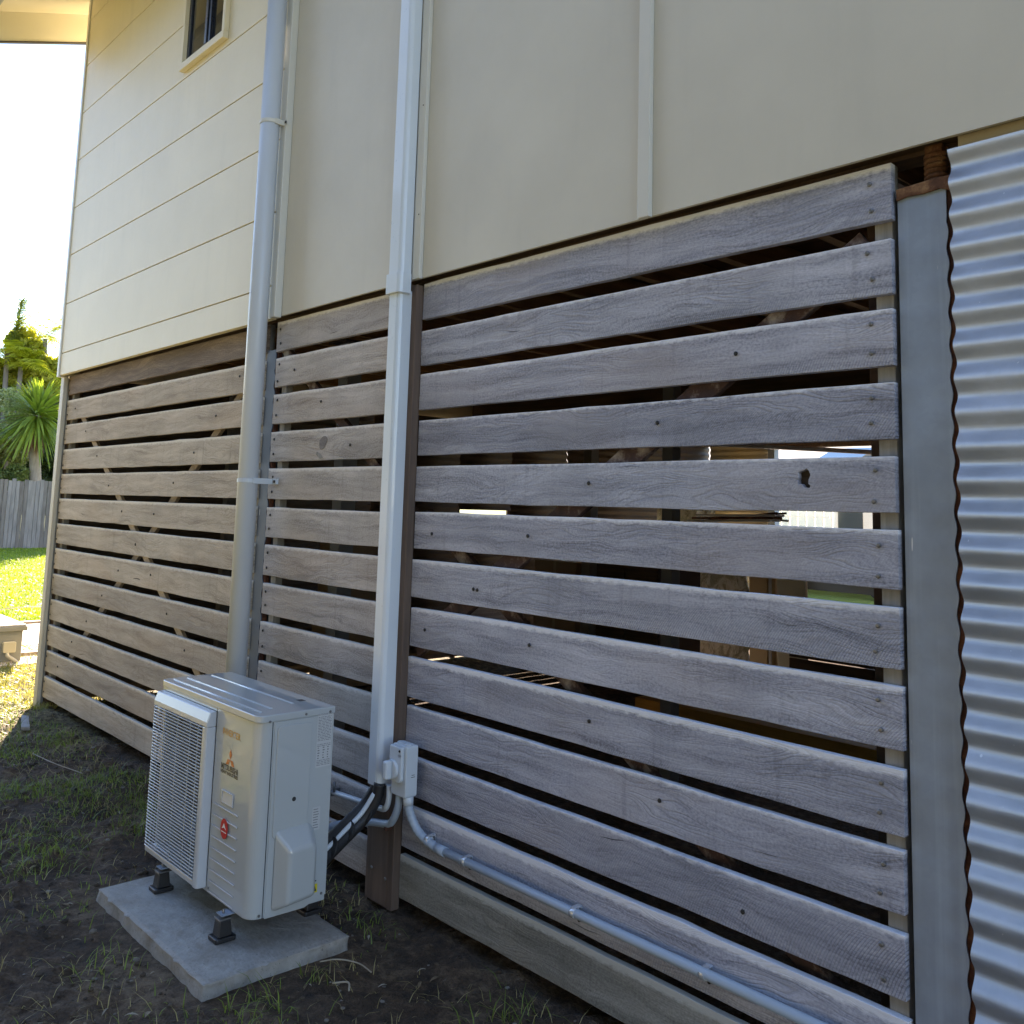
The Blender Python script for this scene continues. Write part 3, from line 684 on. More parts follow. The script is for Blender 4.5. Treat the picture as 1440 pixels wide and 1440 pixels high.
t = thing('masking_cupboard', 'dark cupboard added beside a carton to hide the bright end wall opening', 'cupboard', (-5.85, 4.3, 0)); box('cupboard_body', EDGE, t, -5.80, -5.05, 4.3, 4.9, 0, 1.14, .01); box('cupboard_top', EDGE, t, -5.82, -5.03, 4.28, 4.92, 1.142, 1.17, .01)  # dark bulk put here to hide daylight from the end wall opening
for xx in (-5.79, -5.42): box('cupboard_door', BEARER, t, xx, xx+.36, 4.28, 4.298, .03, 1.12, .004)
YB = timber('yellow_brown_beam', (.34, .19, .035), (.44, .26, .06))
box('timber_beam', YB, None, -4.4, -1.6, 3.2, 3.34, -.01, .13, .004, label='yellow brown timber beam lying on the ground under the house', category='beam')
t = thing('pipe_rack', 'rack of rusty rods and pipes above the wrapped panels', 'rack', (-5.7, 5.7, 1.3))
for k in range(9): MB().tube([(-5.72+.02*k, 5.6+.05*k, 1.38+.03*(k % 3)), (-4.85, 5.75+.04*k, 1.41+.025*(k % 4))], .011, 8).build('rod', RUST if k % 2 else WHITEP, t, (-5.7, 5.6, 1.38))
for xx in (-5.7, -4.9):
    box('rack_rail', BEARER, t, xx, xx+.05, 5.6, 6.1, 1.29, 1.35)
    for yy in (5.6, 6.05): box('rack_leg', BEARER, t, xx, xx+.05, yy, yy+.05, 0, 1.285)
MB().tube([(-5.3, 2.6, 2.04), (-3.4, 6.0, 2.02)], .02, 8).build('hanging_pipe', DUCT, None, (-5.3, 2.6, 2.04), label='pale pipe slung below the joists behind the right slat bay', category='pipe')
box('diagonal_batten', JOIST, None, -6.6, -4.6, 3.5, 3.56, 2.10, 2.20, .003, label='long pine batten slung under the joists further back', category='batten')

# ---------------------------------------------------------------- round downpipe
t = thing('downpipe', 'round blue grey downpipe with two saddle clips left of the middle slat bay', 'downpipe', (-4.06, -.115, 0))
PX, PY, PR = -4.000, -.118, .046
MB().tube([(PX, PY, -.02), (PX, PY, 5.0)], PR, 28).build('pipe', PIPEM, t, (PX, PY, 0))
for zc in (3.30, 1.555):
    mb = MB(); ring = [(PX+(PR+.0035)*math.cos(a), PY+(PR+.0035)*math.sin(a)) for a in [2*math.pi*k/28 for k in range(28)]]
    mb.prism(ring, 2, zc-.009, zc+.009); mb.box(PX+.035, PX+.083, Y0-.010 if zc > 2.4 else -.018, Y0-.0075 if zc > 2.4 else -.004, zc-.013, zc+.013)
    mb.box(PX+.035, PX+.052, PY, -.02, zc-.013, zc+.013)
    c_ = mb.build('saddle_clip', TRIM if zc > 2.4 else WHITEP, t, (PX, PY, zc), .001)
    link(scr_dk, 'screw', t, (PX+.07, -.0195 if zc < 2.4 else Y0-.011, zc)).scale = (1.2, 1, 1.2)

# ---------------------------------------------------------------- square line duct
t = thing('line_duct', 'white square aircon line cover with a joiner running down the brown post', 'duct', (-2.9, -.095, .43))
def ductprof(x0, x1, y0, y1, r=.014):
    return [(x0, y1), (x0, y0+r), (x0+r*.35, y0+r*.3), (x0+r, y0), (x1-r*1.6, y0), (x1-r*1.3, y0+.004), (x1-r, y0+.001), (x1-.004, y0+r*.8), (x1, y0+r*1.8), (x1, y1)]
MB().prism(ductprof(-2.956, -2.872, -.103, -.0495, .010), 2, 2.31, 5.0).build('upper_duct', DUCT, t, (-2.95, -.095, 2.3), .002)
MB().prism(ductprof(-2.956, -2.884, -.095, -.0325, .010), 2, .437, 2.30).build('lower_duct', DUCT, t, (-2.95, -.095, .43), .002)
MB().prism(ductprof(-2.964, -2.867, -.109, -.0510, .010), 2, 2.285, 2.365).build('joiner', DUCT, t, (-2.95, -.095, 2.28), .003)

# ---------------------------------------------------------------- isolator switch
t = thing('isolator_switch', 'pale grey isolator switch box with rotary knob right of the duct foot', 'switch box', (-2.74, -.04, .50))
bx0, bx1, bz0, bz1 = -2.815, -2.728, .432, .608
MB().prism(rrect(bx0, bx1-.0, bz0, bz1, .008), 1, -.085, -.0335).build('box_body', WHITEP, t, (bx0, -.085, bz0), .003)
MB().prism([(bx0+.002, bz0+.05), (bx1-.022, bz0+.05), (bx1-.012, bz0+.06), (bx1-.012, bz1-.004), (bx0+.002, bz1-.004)], 1, -.1, -.0855).build('raised_cover', WHITEP, t, (bx0, -.1, bz0), .004)
kc = (-2.785, -.1, .525)
mb = MB(); mb.tube([(kc[0], -.1005, kc[2]), (kc[0], -.112, kc[2])], [.034, .032], 28); mb.build('knob_base', WHITEP, t, kc, .002)
kn = MB().prism([(kc[0]-.012, kc[2]-.032), (kc[0]+.012, kc[2]-.032), (kc[0]+.012, kc[2]+.032), (kc[0]-.012, kc[2]+.032)], 1, -.140, -.1125).build('knob_handle', WHITEP, t, kc, .007, 3)
DKT = newmat('dark_print', (.05, .05, .055), .5)
put_text('OFF', .012, DKT, t, (-2.748, -.1012, .575), ROT_FRONT, 'print')
for xx, zz in ((-2.75, .592),): link(scr_dk, 'screw', t, (xx, -.1, zz)).scale = (.7, 1, .7)
for xx in (-2.794, -2.752): MB().tube([(xx, -.06, .6082), (xx, -.06, .612)], .016, 16).build('knockout_cap', WHITEP, t, (xx, -.06, .605))
MB().box(bx1+.0002, bx1+.0008, -.062, -.045, .50, .502).box(bx1+.0002, bx1+.0008, -.060, -.047, .507, .509).build('side_print', DKT, t, (bx1, -.06, .5))

# ---------------------------------------------------------------- conduits
t = thing('conduit', 'grey conduit bending from the isolator and running right along the second lowest slat', 'conduit', (-2.7, -.03, .42))
pth = smoothpath([(-2.745, -.058, .43), (-2.744, -.056, .40), (-2.732, -.045, .352), (-2.70, -.034, .312), (-2.63, -.030, .291), (-2.58, -.030, .288)], 8)
mb = MB(); rr = [.0155+.0014*math.sin(i*2.2) for i in range(len(pth))]; mb.tube(pth, rr, 14); mb.build('flexible_bend', CONDUIT, t, (-2.7, -.05, .42))
MB().tube([(-2.60, -.030, .288), (-1.9, -.030, .288), (-.6, -.034, .295)], .0135, 16).build('rigid_run', CONDUIT, t, (-2.6, -.03, .288))
MB().tube([(-2.745, -.058, .433), (-2.745, -.058, .405)], .019, 16).build('gland', WHITEP, t, (-2.7, -.058, .42))
MB().tube([(-2.61, -.030, .2883), (-2.56, -.030, .288)], .0165, 16).build('collar', CONDUIT, t, (-2.6, -.03, .288))
for xx in (-2.655, -2.455, -1.955, -1.495, -1.0):
    zc = .288 if xx > -2.6 else .302
    mb = MB(); mb.tube([(xx-.009, -.030, zc), (xx+.009, -.030, zc)], .0152, 16); mb.box(xx-.009, xx+.009, -.0065, -.004, zc-.030, zc+.016); mb.box(xx-.009, xx+.009, -.030, -.006, zc+.0125, zc+.0155)
    mb.build('saddle', newmat('bright_saddle', (.66, .70, .74), .25, .6), t, (xx, -.03, zc))
    link(scr_dk, 'screw', t, (xx, -.007, zc-.027)).scale = (.8, 1, .8)
t = thing('supply_conduit', 'short grey conduit curving from under the isolator towards the outdoor unit', 'conduit', (-2.77, -.05, .42))
MB().tube(smoothpath([(-2.795, -.060, .428), (-2.80, -.060, .385), (-2.83, -.055, .335), (-2.87, -.05, .305), (-2.97, -.06, .287), (-3.06, -.10, .268), (-3.10, -.16, .25), (-3.0, -.26, .235), (-2.90, -.31, .22)], 8), .0135, 14).build('bend', CONDUIT, t, (-2.77, -.05, .42))
box('bracket', RUST, t, -2.882, -2.870, -.060, -.031, .282, .300)
t = thing('drain_pipe', 'thin grey pipe with a clip running left from the duct foot behind the unit', 'pipe', (-2.86, -.06, .44))
MB().tube(smoothpath([(-2.845, -.07, .45), (-2.846, -.07, .40), (-2.87, -.065, .362), (-2.93, -.05, .345), (-3.05, -.04, .334), (-3.3, -.035, .318), (-3.7, -.035, .31)], 8), .0105, 12).build('bend', WHITEP, t, (-2.86, -.06, .44))
mb = MB(); mb.box(-3.285, -3.27, -.05, -.004, .305, .33); mb.tube([(-3.25, -.045, .325), (-3.25, -.045, .365)], .006, 8); mb.build('clip', STEEL, t, (-3.28, -.04, .31))
# insulated refrigerant lines
t = thing('refrigerant_lines', 'two black foam insulated pipes with a white cable from duct foot to outdoor unit', 'pipes', (-2.88, -.07, .44))
A = [(-2.895, -.070, .46), (-2.905, -.078, .40), (-2.925, -.115, .335), (-2.925, -.19, .285), (-2.905, -.27, .25), (-2.89, -.33, .228)]
def shift(P, d): return [(p[0]+d[0], p[1]+d[1], p[2]+d[2]) for p in P]
MB().tube(smoothpath(shift(A, (.006, -.012, -.012)), 8), .0215, 14).build('insulated_pipe', BLACKR, t, A[0])
MB().tube(smoothpath(shift(A, (-.014, .0, .030)), 8), .019, 14).build('insulated_pipe', BLACKR, t, A[0])
MB().tube(smoothpath(shift(A[1:], (.012, -.024, .014)), 8), .0085, 10).build('white_cable', WHITEP, t, A[1])
for k in (2, 3, 4):
    p = Vector(A[k]); MB().tube([p+Vector((.0, -.006, .009)), p+Vector((.0, -.0, .0065))], .041, 14).build('cable_tie', BLACKR, t, p)

# ---------------------------------------------------------------- slab
def slab():
    bm = bmesh.new(); bmesh.ops.create_cube(bm, size=1); bmesh.ops.subdivide_edges(bm, edges=bm.edges[:], cuts=44, use_grid_fill=True)
    x0, x1, y0, y1, z0, z1 = -3.632, -2.745, -.790, -.288, -.09, .030
    for v in bm.verts:
        u = v.co.copy(); p = Vector((x0+(u.x+.5)*(x1-x0), y0+(u.y+.5)*(y1-y0), z0+(u.z+.5)*(z1-z0)))
        low = (.5-u.z); side = max(abs(u.x), abs(u.y)) > .499; edge = u.z > .499 and side
        n1 = mn.noise(p*7); n2 = mn.noise(p*23)
        if side: 
            out = -.003-abs(n2)*.004-(.008 if mn.noise(p*40) > .42 else 0) if edge else low*.012*(1+.8*n1)+n2*.005
            if abs(u.x) > .499: p.x += math.copysign(out, u.x)
            if abs(u.y) > .499: p.y += math.copysign(out, u.y)
        if u.z > .499: p.z += n2*.0015-(.004+abs(n2)*.004 if side else 0)
        v.co = p-Vector((-3.2, -.55, 0))
    me = bpy.data.meshes.new('concrete_slab'); bm.to_mesh(me); bm.free(); me.materials.append(CONC)
    for p in me.polygons: p.use_smooth = abs(p.normal.z) < .3
    o = link(me, 'concrete_slab', None, (-3.2, -.55, 0), label='stained rectangular concrete slab under the outdoor unit', category='slab')
slab()

# ---------------------------------------------------------------- outdoor AC unit
ACW = newmat('gloss_ivory_enamel', (.42, .455, .465), .3, coat=1.)
ACG = newmat('grille_ivory_enamel', (.46, .49, .52), .3, coat=.4)
g = G(ACW); g.b.inputs['Coat Roughness'].default_value = .05
AC = thing('outdoor_ac_unit', 'ivory split system outdoor unit with round fan grille standing on a concrete slab', 'air conditioner', (-3.25, -.46, .03))
ax0, ax1, ay0, ay1, az0, az1 = -3.645, -2.852, -.600, -.318, .115, .748
def cab(x0, x1, y0, y1, rf, rb=.004):
    out = []
    for cx, cy, r, a in ((x1-rb, y1-rb, rb, 0), (x0+rb, y1-rb, rb, 90), (x0+rf, y0+rf, rf, 180), (x1-rf*1.1, y0+rf*1.1, rf*1.1, 270)):
        out += [(cx+r*math.cos(R(a+15*k)), cy+r*math.sin(R(a+15*k))) for k in range(7)]
    return out
# shell as an open tube with fan opening: front left part is built from frame pieces round a dark cavity
gx0, gx1, gz0, gz1 = -3.635, -3.165, .148, .715
sh = MB()
sh.prism([(ax0+.46+.02, ay1), (ax0+.46+.02, ay0+.0005)]+[(ax1-.046, ay0+.0)]+[(ax1-.046+.046*math.sin(R(a)), ay0+.046-.046*math.cos(R(a))) for a in range(10, 91, 10)]+[(ax1, ay1)], 2, az0, az1)
shell = sh.build('cabinet', ACW, AC, (ax1, ay0, az0), .003)
for p in shell.data.polygons: p.use_smooth = False
box('left_side', ACW, AC, ax0, ax0+.008, ay0+.01, ay1, az0, az1, .002)
box('back_panel', ACW, AC, ax0+.0085, -3.166, ay1-.006, ay1-.001, az0, az1)
box('base_pan', ACW, AC, ax0+.002, -3.166, ay0+.004, ay1-.0065, az0-.002, az0+.028, .002)
box('front_rail', ACW, AC, ax0+.003, -3.166, ay0, ay0+.02, az1-.030, az1-.001, .002)
# fan inside
DK = newmat('near_black', (.018, .02, .022), .7)  # near-black in place of shade inside the fan cavity and side hole
box('shade_backing', DK, AC, ax0+.009, -3.167, ay1-.05, ay1-.046, az0+.03, az1-.002)
box('shade_cheek', DK, AC, -3.172, -3.1665, ay0+.02, ay1-.05, az0+.03, az1-.032)
fc = Vector((-3.405, -.50, .43)); mb = MB(); N = 40
mb.add([(fc.x+.225*math.cos(2*math.pi*k/N), y, fc.z+.225*math.sin(2*math.pi*k/N)) for y in (-.56, -.42) for k in range(N)], [(k, (k+1) % N, N+(k+1) % N, N+k) for k in range(N)], True)
mb.build('fan_shroud', ACG, AC, fc)
mb = MB(); mb.tube([fc+Vector((0, -.03, 0)), fc+Vector((0, .06, 0))], .05, 20)
for q in range(3):
    vs = []
    for r_ in (.05, .12, .205):
        for s_ in (-1, 1):
            a = q*2*math.pi/3+s_*(.45+.2*r_/.2); vs.append(fc+Vector((r_*math.cos(a), s_*.025, r_*math.sin(a))))
    mb.add(vs, [(0, 1, 3, 2), (2, 3, 5, 4)])
mb.build('fan', newmat('grey_fan', (.12, .125, .13), .5), AC, fc)
# grille guard: frame and bars
gy = ay0-.036
mb = MB()
mb.prism([(ay0, gz1+.004), (gy+.012, gz1+.002), (gy, gz1-.030), (gy, gz1-.048), (ay0, gz1-.048)], 0, gx0, gx1)                     # sloping hood
mb.prism([(gx1, ay0), (gx1-.004, gy+.004), (gx1-.012, gy), (gx1-.034, gy), (gx1-.034, gy+.006), (gx1-.012, ay0)], 2, gz0-.020, gz1-.0485)  # right rail
mb.box(gx0, gx1-.0345, gy+.004, ay0, gz0-.020, gz0-.002)
mb.build('grille_frame', ACG, AC, (gx0, gy, gz0), .004)
nb = 46; me_bar = None
for k in range(nb):
    z = gz0+.004+k*(gz1-.052-gz0-.004)/(nb-1)
    if me_bar is None:
        mb = MB().tube([(0, .036, 0), (0, .008, 0), (.006, .001, 0), (.02, 0, 0), (gx1-.036-gx0, 0, 0)], .0022, 6)
        o = mb.build('grille_bar', ACG, AC, None); me_bar = o.data; o.location = Vector((gx0, gy, z))-wloc(AC)
    else: link(me_bar, 'grille_bar', AC, (gx0, gy, z))
me_v = None
for x in [gx0+.001, gx0+.11, gx0+.22, gx0+.33, gx1-.075, gx1-.036]:
    if me_v is None:
        o = MB().tube([(0, 0, 0), (0, 0, gz1-.052-gz0)], .0022, 6).build('grille_upright', ACG, AC); me_v = o.data; o.location = Vector((x, gy+.005, gz0))-wloc(AC)
    else: link(me_v, 'grille_upright', AC, (x, gy+.005, gz0))
# right front panel details
GOLD = newmat('orange_print', (.62, .30, .05), .4, coat=.5); BLKP = newmat('black_print', (.03, .03, .035), .4, coat=.5)
REDP = newmat('red_print', (.55, .02, .02), .35, coat=.6); WHT = newmat('white_print', (.75, .75, .75), .4)
py = ay0-.0008
put_text('INVERTER', .030, GOLD, AC, (-3.045, py, .664), ROT_FRONT, 'lettering', .0004)
def dia(cx, cz, ang, L=.028, W=.0165):
    c, s = math.cos(ang), math.sin(ang)
    pts = [(0, 0), (L/2*1.0, W/2), (L, 0), (L/2, -W/2)]
    return [(cx+c*p-s*q, py, cz+s*p+c*q) for p, q in pts]
mb = MB(); ec = (-3.042, .583)
for a in (90, 210, 330): mb.add(dia(ec[0], ec[1]-.004, R(a), .036, .0205), [(0, 1, 2, 3)])
mb.build('emblem', newmat('orange_red_print', (.55, .12, .02), .35, coat=.5), AC, (ec[0], py, ec[1]))
put_text('MITSUBISHI', .0255, BLKP, AC, (-3.045, py, .549), ROT_FRONT, 'lettering', .0009, .98)
put_text('HEAVY INDUSTRIES', .0150, BLKP, AC, (-3.045, py, .532), ROT_FRONT, 'lettering', .0007, .98)
mb = MB(); x0_, x1_, z0_, z1_ = -3.085, -3.0, .432, .475
mb.box(x0_, x1_, py-.004, py, z0_, z0_+.005); mb.box(x0_, x1_, py-.004, py, z1_-.005, z1_); mb.box(x0_, x0_+.005, py-.004, py, z0_+.0052, z1_-.0052); mb.box(x1_-.005, x1_, py-.004, py, z0_+.0052, z1_-.0052)
mb.prism([(py-.0005, z0_+.005), (py-.0005, z1_-.005), (py-.0035, z0_+.005)], 0, x0_+.0052, x1_-.0052)
mb.build('handle_recess', ACG, AC, (x0_, py, z0_), .001)
for k in range(9):
    z = .412-k*.0365
    if k == 8: z = .122
    box('panel_rib', ACG, AC, -3.145, -2.962, py-.0035, py, z, z+.0055, .0015)
mb = MB(); N = 32; mb.prism([(-3.048+.026*math.cos(2*math.pi*k/N), .354+.033*math.sin(2*math.pi*k/N)) for k in range(N)], 1, py-.0048, py-.0038); mb.build('red_sticker', REDP, AC, (-3.05, py, .35))
mb = MB(); mb.add([(-3.064, py-.0052, .352), (-3.048, py-.0052, .372), (-3.032, py-.0052, .352), (-3.048, py-.0052, .358)], [(0, 1, 2, 3)]); mb.add([(-3.066, py-.0052, .345), (-3.030, py-.0052, .345), (-3.030, py-.0052, .342), (-3.066, py-.0052, .342)], [(0, 1, 2, 3)]); mb.build('sticker_print', WHT, AC, (-3.05, py, .35))
# lid
mb = MB(); lid = cab(ax0-.006, ax1+.005, ay0-.008, ay1+.004, .03); mb.prism(lid, 2, az1-.014, az1+.010); mb.build('lid', ACW, AC, (ax0, ay0, az1), .005, 3)
for xx in (ax0+.08, ax0+.24, ax0+.40): pass
for i, yy in enumerate((ay0+.030, ay0+.085, ay0+.185)):
    MB().tube([(ax0+.03, yy, az1+.0095), (ax1-.05-.1*i*.3, yy, az1+.0095)], .0042, 8).build('lid_rib', ACG, AC, (ax0, yy, az1))
box('lid_mark', DKT, AC, ax1-.16, ax1-.13, ay1-.06, ay1-.035, az1+.0102, az1+.0106)
# service side
sx = ax1
box('panel_seam', DK, AC, sx-.0005, sx+.0006, -.5525, -.5495, az0, az1-.015)
MB().prism([(-.545, az0-.002), (-.40, az0-.004), (-.33, az0+.02), (ay1+.001, az0+.02), (ay1+.001, az1-.016), (-.545, az1-.016)], 0, sx+.0002, sx+.004).build('service_panel', ACW, AC, (sx, -.45, .2), .0015)
MB().prism(rrect(-.535, -.405, .36, az1-.03, .012), 0, sx+.0042, sx+.009).build('raised_panel', ACW, AC, (sx, -.45, .4), .004, 3)
# valve cover: tapered hood
def hood():
    zt, zb = .392, .128; prof = []
    base = [(-.528, zb), (-.375, zb+.012), (-.372, zt-.03), (-.40, zt), (-.528, zt-.006)]
    top = [(-.500, zb+.035), (-.400, zb+.045), (-.400, zt-.075), (-.415, zt-.055), (-.500, zt-.060)]
    n = 5; vs = [(sx+.0045, y, z) for y, z in base]+[(sx+.070, y, z) for y, z in top]
    return MB().add(vs, [tuple(range(5))[::-1], tuple(range(5, 10))]+[(i, (i+1) % n, n+(i+1) % n, n+i) for i in range(n)])
hood().build('valve_cover', ACW, AC, (sx, -.45, .2), .012, 4)
MB().tube([(sx+.0088, -.462, .474), (sx+.0095, -.462, .474)], .0075, 12).build('blind_hole', DK, AC, (sx, -.462, .474))
PAPER = painted('label_paper', (.48, .50, .51), .4)
LPR = newmat('grey_label_print', (.16, .17, .18), .5)
box('spec_label', PAPER, AC, sx+.0042, sx+.0048, -.383, -.325, .56, .742)
mb = MB(); rr_ = random.Random(3)
z = .735
put_text('OUTDOOR UNIT', .0075, DKT, AC, (sx+.0052, -.354, .735), ROT_SIDE, 'print')
z = .728
while z > .565:
    if .635 < z < .645: z -= .008
    if .585 < z < .63:
        for yy in (-.378, -.358, -.340): mb.box(sx+.0049, sx+.0052, yy, yy+rr_.uniform(.004, .008), z-.0035, z)
        z -= .0085; continue
    y = -.380
    while y < -.33:
        l = rr_.uniform(.004, .016); mb.box(sx+.0049, sx+.0052, y, min(y+l, -.328), z-.0018, z); y += l+.003
    z -= .0052
mb.build('label_print', LPR, AC, (sx, -.38, .6))
box('small_label', PAPER, AC, sx+.0042, sx+.0048, -.385, -.355, .355, .43)
mb = MB()
for k in range(8): mb.box(sx+.0049, sx+.0052, -.382, -.360-.006*rr_.random(), .362+k*.0085, .3645+k*.0085)
mb.build('label_print', LPR, AC, (sx, -.38, .36))
YEL = newmat('yellow_sticker', (.62, .52, .02), .4)
MB().prism([(-.372, .150), (-.352, .150), (-.352, .178), (-.372, .178)], 0, sx+.0042, sx+.0048).build('warning_sticker', YEL, AC, (sx, -.37, .15))
mb = MB(); mb.add([(sx+.0052, -.369, .155), (sx+.0052, -.355, .155), (sx+.0052, -.362, .173)], [(0, 1, 2)]); mb.box(sx+.0049, sx+.0052, -.372, -.357, .186, .190); mb.build('warning_print', BLKP, AC, (sx, -.36, .16))
for yy, zz in ((-.565, .737), (-.565, .128), (-.43, .745), (-.335, .142), (-.335, .742)):
    MB().tube([(sx+.004, yy, zz), (sx+.0065, yy, zz)], .0045, 10).build('screw', STEEL, AC, (sx, yy, zz))
for xx, zz in ((-3.145, .132), (-3.04, .735)): MB().tube([(xx, ay0, zz), (xx, ay0-.002, zz)], .004, 10).build('screw', STEEL, AC, (xx, ay0, zz))
box('pan_hook', ACG, AC, ax0-.004, ax0+.02, ay0-.014, ay0, .64, .675, .002)
# feet: rubber mounts (things on the slab carrying the unit -> parts of the unit)
BR = painted('black_rubber', (.014, .014, .015), .45, .1, coat=.2)
for i, (fx, fy) in enumerate(((-3.475, -.625), (-2.975, -.625), (-3.475, -.300), (-2.975, -.300))):
    ft = MB()
    ft.prism(rrect(fx-.032, fx+.032, fy-.036, fy+.036, .008, 3), 2, .031, .046)
    b0 = [(fx-.024, fy-.024), (fx+.024, fy-.024), (fx+.024, fy+.024), (fx-.024, fy+.024)]; b1 = [(fx-.019, fy-.019), (fx+.019, fy-.019), (fx+.019, fy+.019), (fx-.019, fy+.019)]
    ft.add([(*p, .0462) for p in b0]+[(*p, .0955) for p in b1], [(0, 3, 2, 1), (4, 5, 6, 7)]+[(k, (k+1) % 4, 4+(k+1) % 4, 4+k) for k in range(4)])
    fo = ft.build('rubber_foot', BR, AC, (fx, fy, .03), .003)
    pt = MB().box(fx-.021, fx+.021, fy-.021, fy+.021, .0962, .101); pt.tube([(fx, fy, .101), (fx, fy, .125)], .0045, 8); pt.tube([(fx, fy, .1012), (fx, fy, .109)], .009, 6, smooth=False)
    pt.build('foot_plate', STEEL, fo, (fx, fy, .1), .001)
for xx in (-3.475, -2.975): box('mounting_rail', GALV, AC, xx-.02, xx+.02, -.64, -.285, .1095, .1128)

# ---------------------------------------------------------------- left background
# concrete path and kerb beyond the corner
m = CONC
PATH = painted('pale_pink_paving', (.55, .47, .38), .85, .15, ((.40, .30, .22), .5))
PT = thing('paved_path', 'pale paved strip crossing between the corner grass and the lawn', 'path', (-10, 0, 0)); PT['kind'] = 'structure'; del PT['category']; del PT['label']
for i, xx in enumerate((-11.45, -10.92, -10.39, -9.86, -9.33)):
    for j in range(9): box('paver', PATH, PT, xx+.006, xx+.52, -3.+j*1.2+.006, -3.+(j+1)*1.2-.006, -.02, .005+.003*random.random(), .003)
box('timber_edging', BRACE, PT, -9.32, -9.24, -3., 7.8, -.02, .035, .004)
box('timber_edging', BRACE, PT, -11.55, -11.47, -3., 7.8, -.02, .03, .004)
t = thing('utility_box', 'low grey green service box with pale lid standing left of the house corner', 'utility box', (-9.5, 0, 0))
GB = painted('grey_green_enamel', (.27, .27, .22), .5, .05); LID = painted('pale_concrete_lid', (.55, .52, .46), .8)
box('box_body', GB, t, -9.85, -9.0, -1.1, .355, -.01, .265, .006); box('box_lid', GB, t, -9.9, -8.975, -1.15, .385, .2655, .305, .005); box('lid_top', LID, t, -9.89, -8.985, -1.14, .375, .3055, .32, .004)
CR = painted('cream_plastic', (.62, .55, .36), .5)
jb = thing('junction_box', 'small cream junction box with curved conduit fixed on the service box', 'junction box', (-8.99, .25, .12))
MB().prism(rrect(.195, .298, .085, .178, .012), 0, -8.998, -8.955).build('box_body', CR, jb, (-8.99, .25, .12), .006)
MB().tube(smoothpath([(-8.972, .235, .085), (-8.95, .235, .06), (-8.93, .275, .03), (-8.91, .30, .0), (-8.90, .30, -.06)]), .016, 10).build('conduit', CR, jb, (-8.97, .235, .08))
MB().tube(smoothpath([(-11.2, .2, .12), (-10.5, .7, .30), (-9.6, 1.2, .34), (-9.0, 2.0, .35)]), .006, 6).build('garden_hose', painted('pale_hose', (.5, .46, .32), .6), None, (-11, .2, .1), label='thin pale hose sagging across the path behind the service box', category='hose')

# paling fence
t = thing('paling_fence', 'weathered grey paling fence across the back of the lawn', 'fence', (-27.5, 5, 0))
PAL = [timber('grey_paling', (.12, .10, .085), (.23, .20, .17), dirn=(20, 20, 2)), timber('silver_paling', (.18, .16, .145), (.32, .29, .26), dirn=(20, 20, 2))]
y = -9.
while y < 16:
    w_ = .10; h_ = 1.82+random.gauss(0, .02)
    o = box('paling', PAL[random.random() < .35], t, -27.52-.012*random.random(), -27.5, y, y+w_-.004-.006*random.random(), -.02, h_)
    o.rotation_euler = (R(random.gauss(0, .15)), 0, 0); y += w_+.0005
for z in (.35, 1.4): box('fence_rail', PAL[0], t, -27.6, -27.54, -9, 16, z, z+.09)

# foliage
def leaf_cloud(n, centers, size, name, mat, parent=None, loc=(0, 0, 0), props=None, aspect=2.2):
    C_ = np.array([c[:3] for c in centers]); Rr = np.array([c[3] for c in centers]); k = rng.integers(0, len(centers), n)
    d = rng.normal(size=(n, 3)); d /= np.linalg.norm(d, axis=1)[:, None]
    r = Rr[k]*rng.uniform(.35, 1.05, n)**.5; p = C_[k]+d*r[:, None]*np.array([1, 1, .85])
    a = rng.normal(size=(n, 3)); a /= np.linalg.norm(a, axis=1)[:, None]; b = np.cross(a, rng.normal(size=(n, 3))); b /= np.linalg.norm(b, axis=1)[:, None]
    s = size*rng.uniform(.6, 1.4, n)[:, None]
    v = np.stack([p-a*s, p+b*s/aspect, p+a*s, p-b*s/aspect], 1).reshape(-1, 3)
    q = (np.arange(n)*4)[:, None]+np.arange(4)
    me = bpy.data.meshes.new(name); me.from_pydata((v-np.array(loc)).tolist(), [], q.tolist()); me.materials.append(mat); me.update()
    return link(me, name, parent, loc, **(props or {}))
DKL = leafmat('dark_green_leaf', (.018, .038, .010), (.05, .085, .02), .3, sc=1.)
MDL = leafmat('mid_green_leaf', (.08, .12, .03), (.20, .25, .08), .4, sc=1.)
PLL = leafmat('pale_flowering_leaf', (.14, .18, .06), (.34, .36, .20), .45, sc=1.)
YLL = leafmat('yellow_green_frond', (.20, .25, .02), (.42, .42, .05), .5, sc=1.)
BARK = timber('pale_bark', (.26, .21, .15), (.40, .34, .26), dirn=(20, 20, 3))
def shrub(lab, base, cs, n, size, mat):
    t = thing('garden_tree', lab, 'tree', base, 'trees beyond the paling fence')
    top = max(cs, key=lambda c: c[2])
    MB().tube(smoothpath([base, (base[0]+.1, base[1], base[2]+1), (top[0], top[1], top[2]*.8)]), [.12]*8+[.09]*8+[.04], 8).build('trunk', BARK, t, base) if False else MB().tube([base, (base[0]+.05, base[1]+.05, base[2]+1.2), (top[0], top[1], top[2]*.8)], [.13, .10, .04], 8).build('trunk', BARK, t, base)
    leaf_cloud(n, cs, size, 'crown', mat, t, base); return t
def clump(x0, x1, y0, y1, z0, z1, r0, r1, n):
    return [(random.uniform(x0, x1), random.uniform(y0, y1), random.uniform(z0, z1), random.uniform(r0, r1)) for _ in range(n)]
shrub('large dark green tree behind the fence left of the yucca', (-33.5, 5.0, 0), clump(-35.5, -34.2, 3.0, 9., 1.5, 5.6, .7, 1.1, 40), 46000, .10, DKL)
shrub('mid green bushy tree at the photo left edge behind the fence', (-31.8, 3.2, 0), clump(-32.4, -31., 2.0, 4.9, 1.4, 3.9, .5, .9, 16), 20000, .085, MDL)
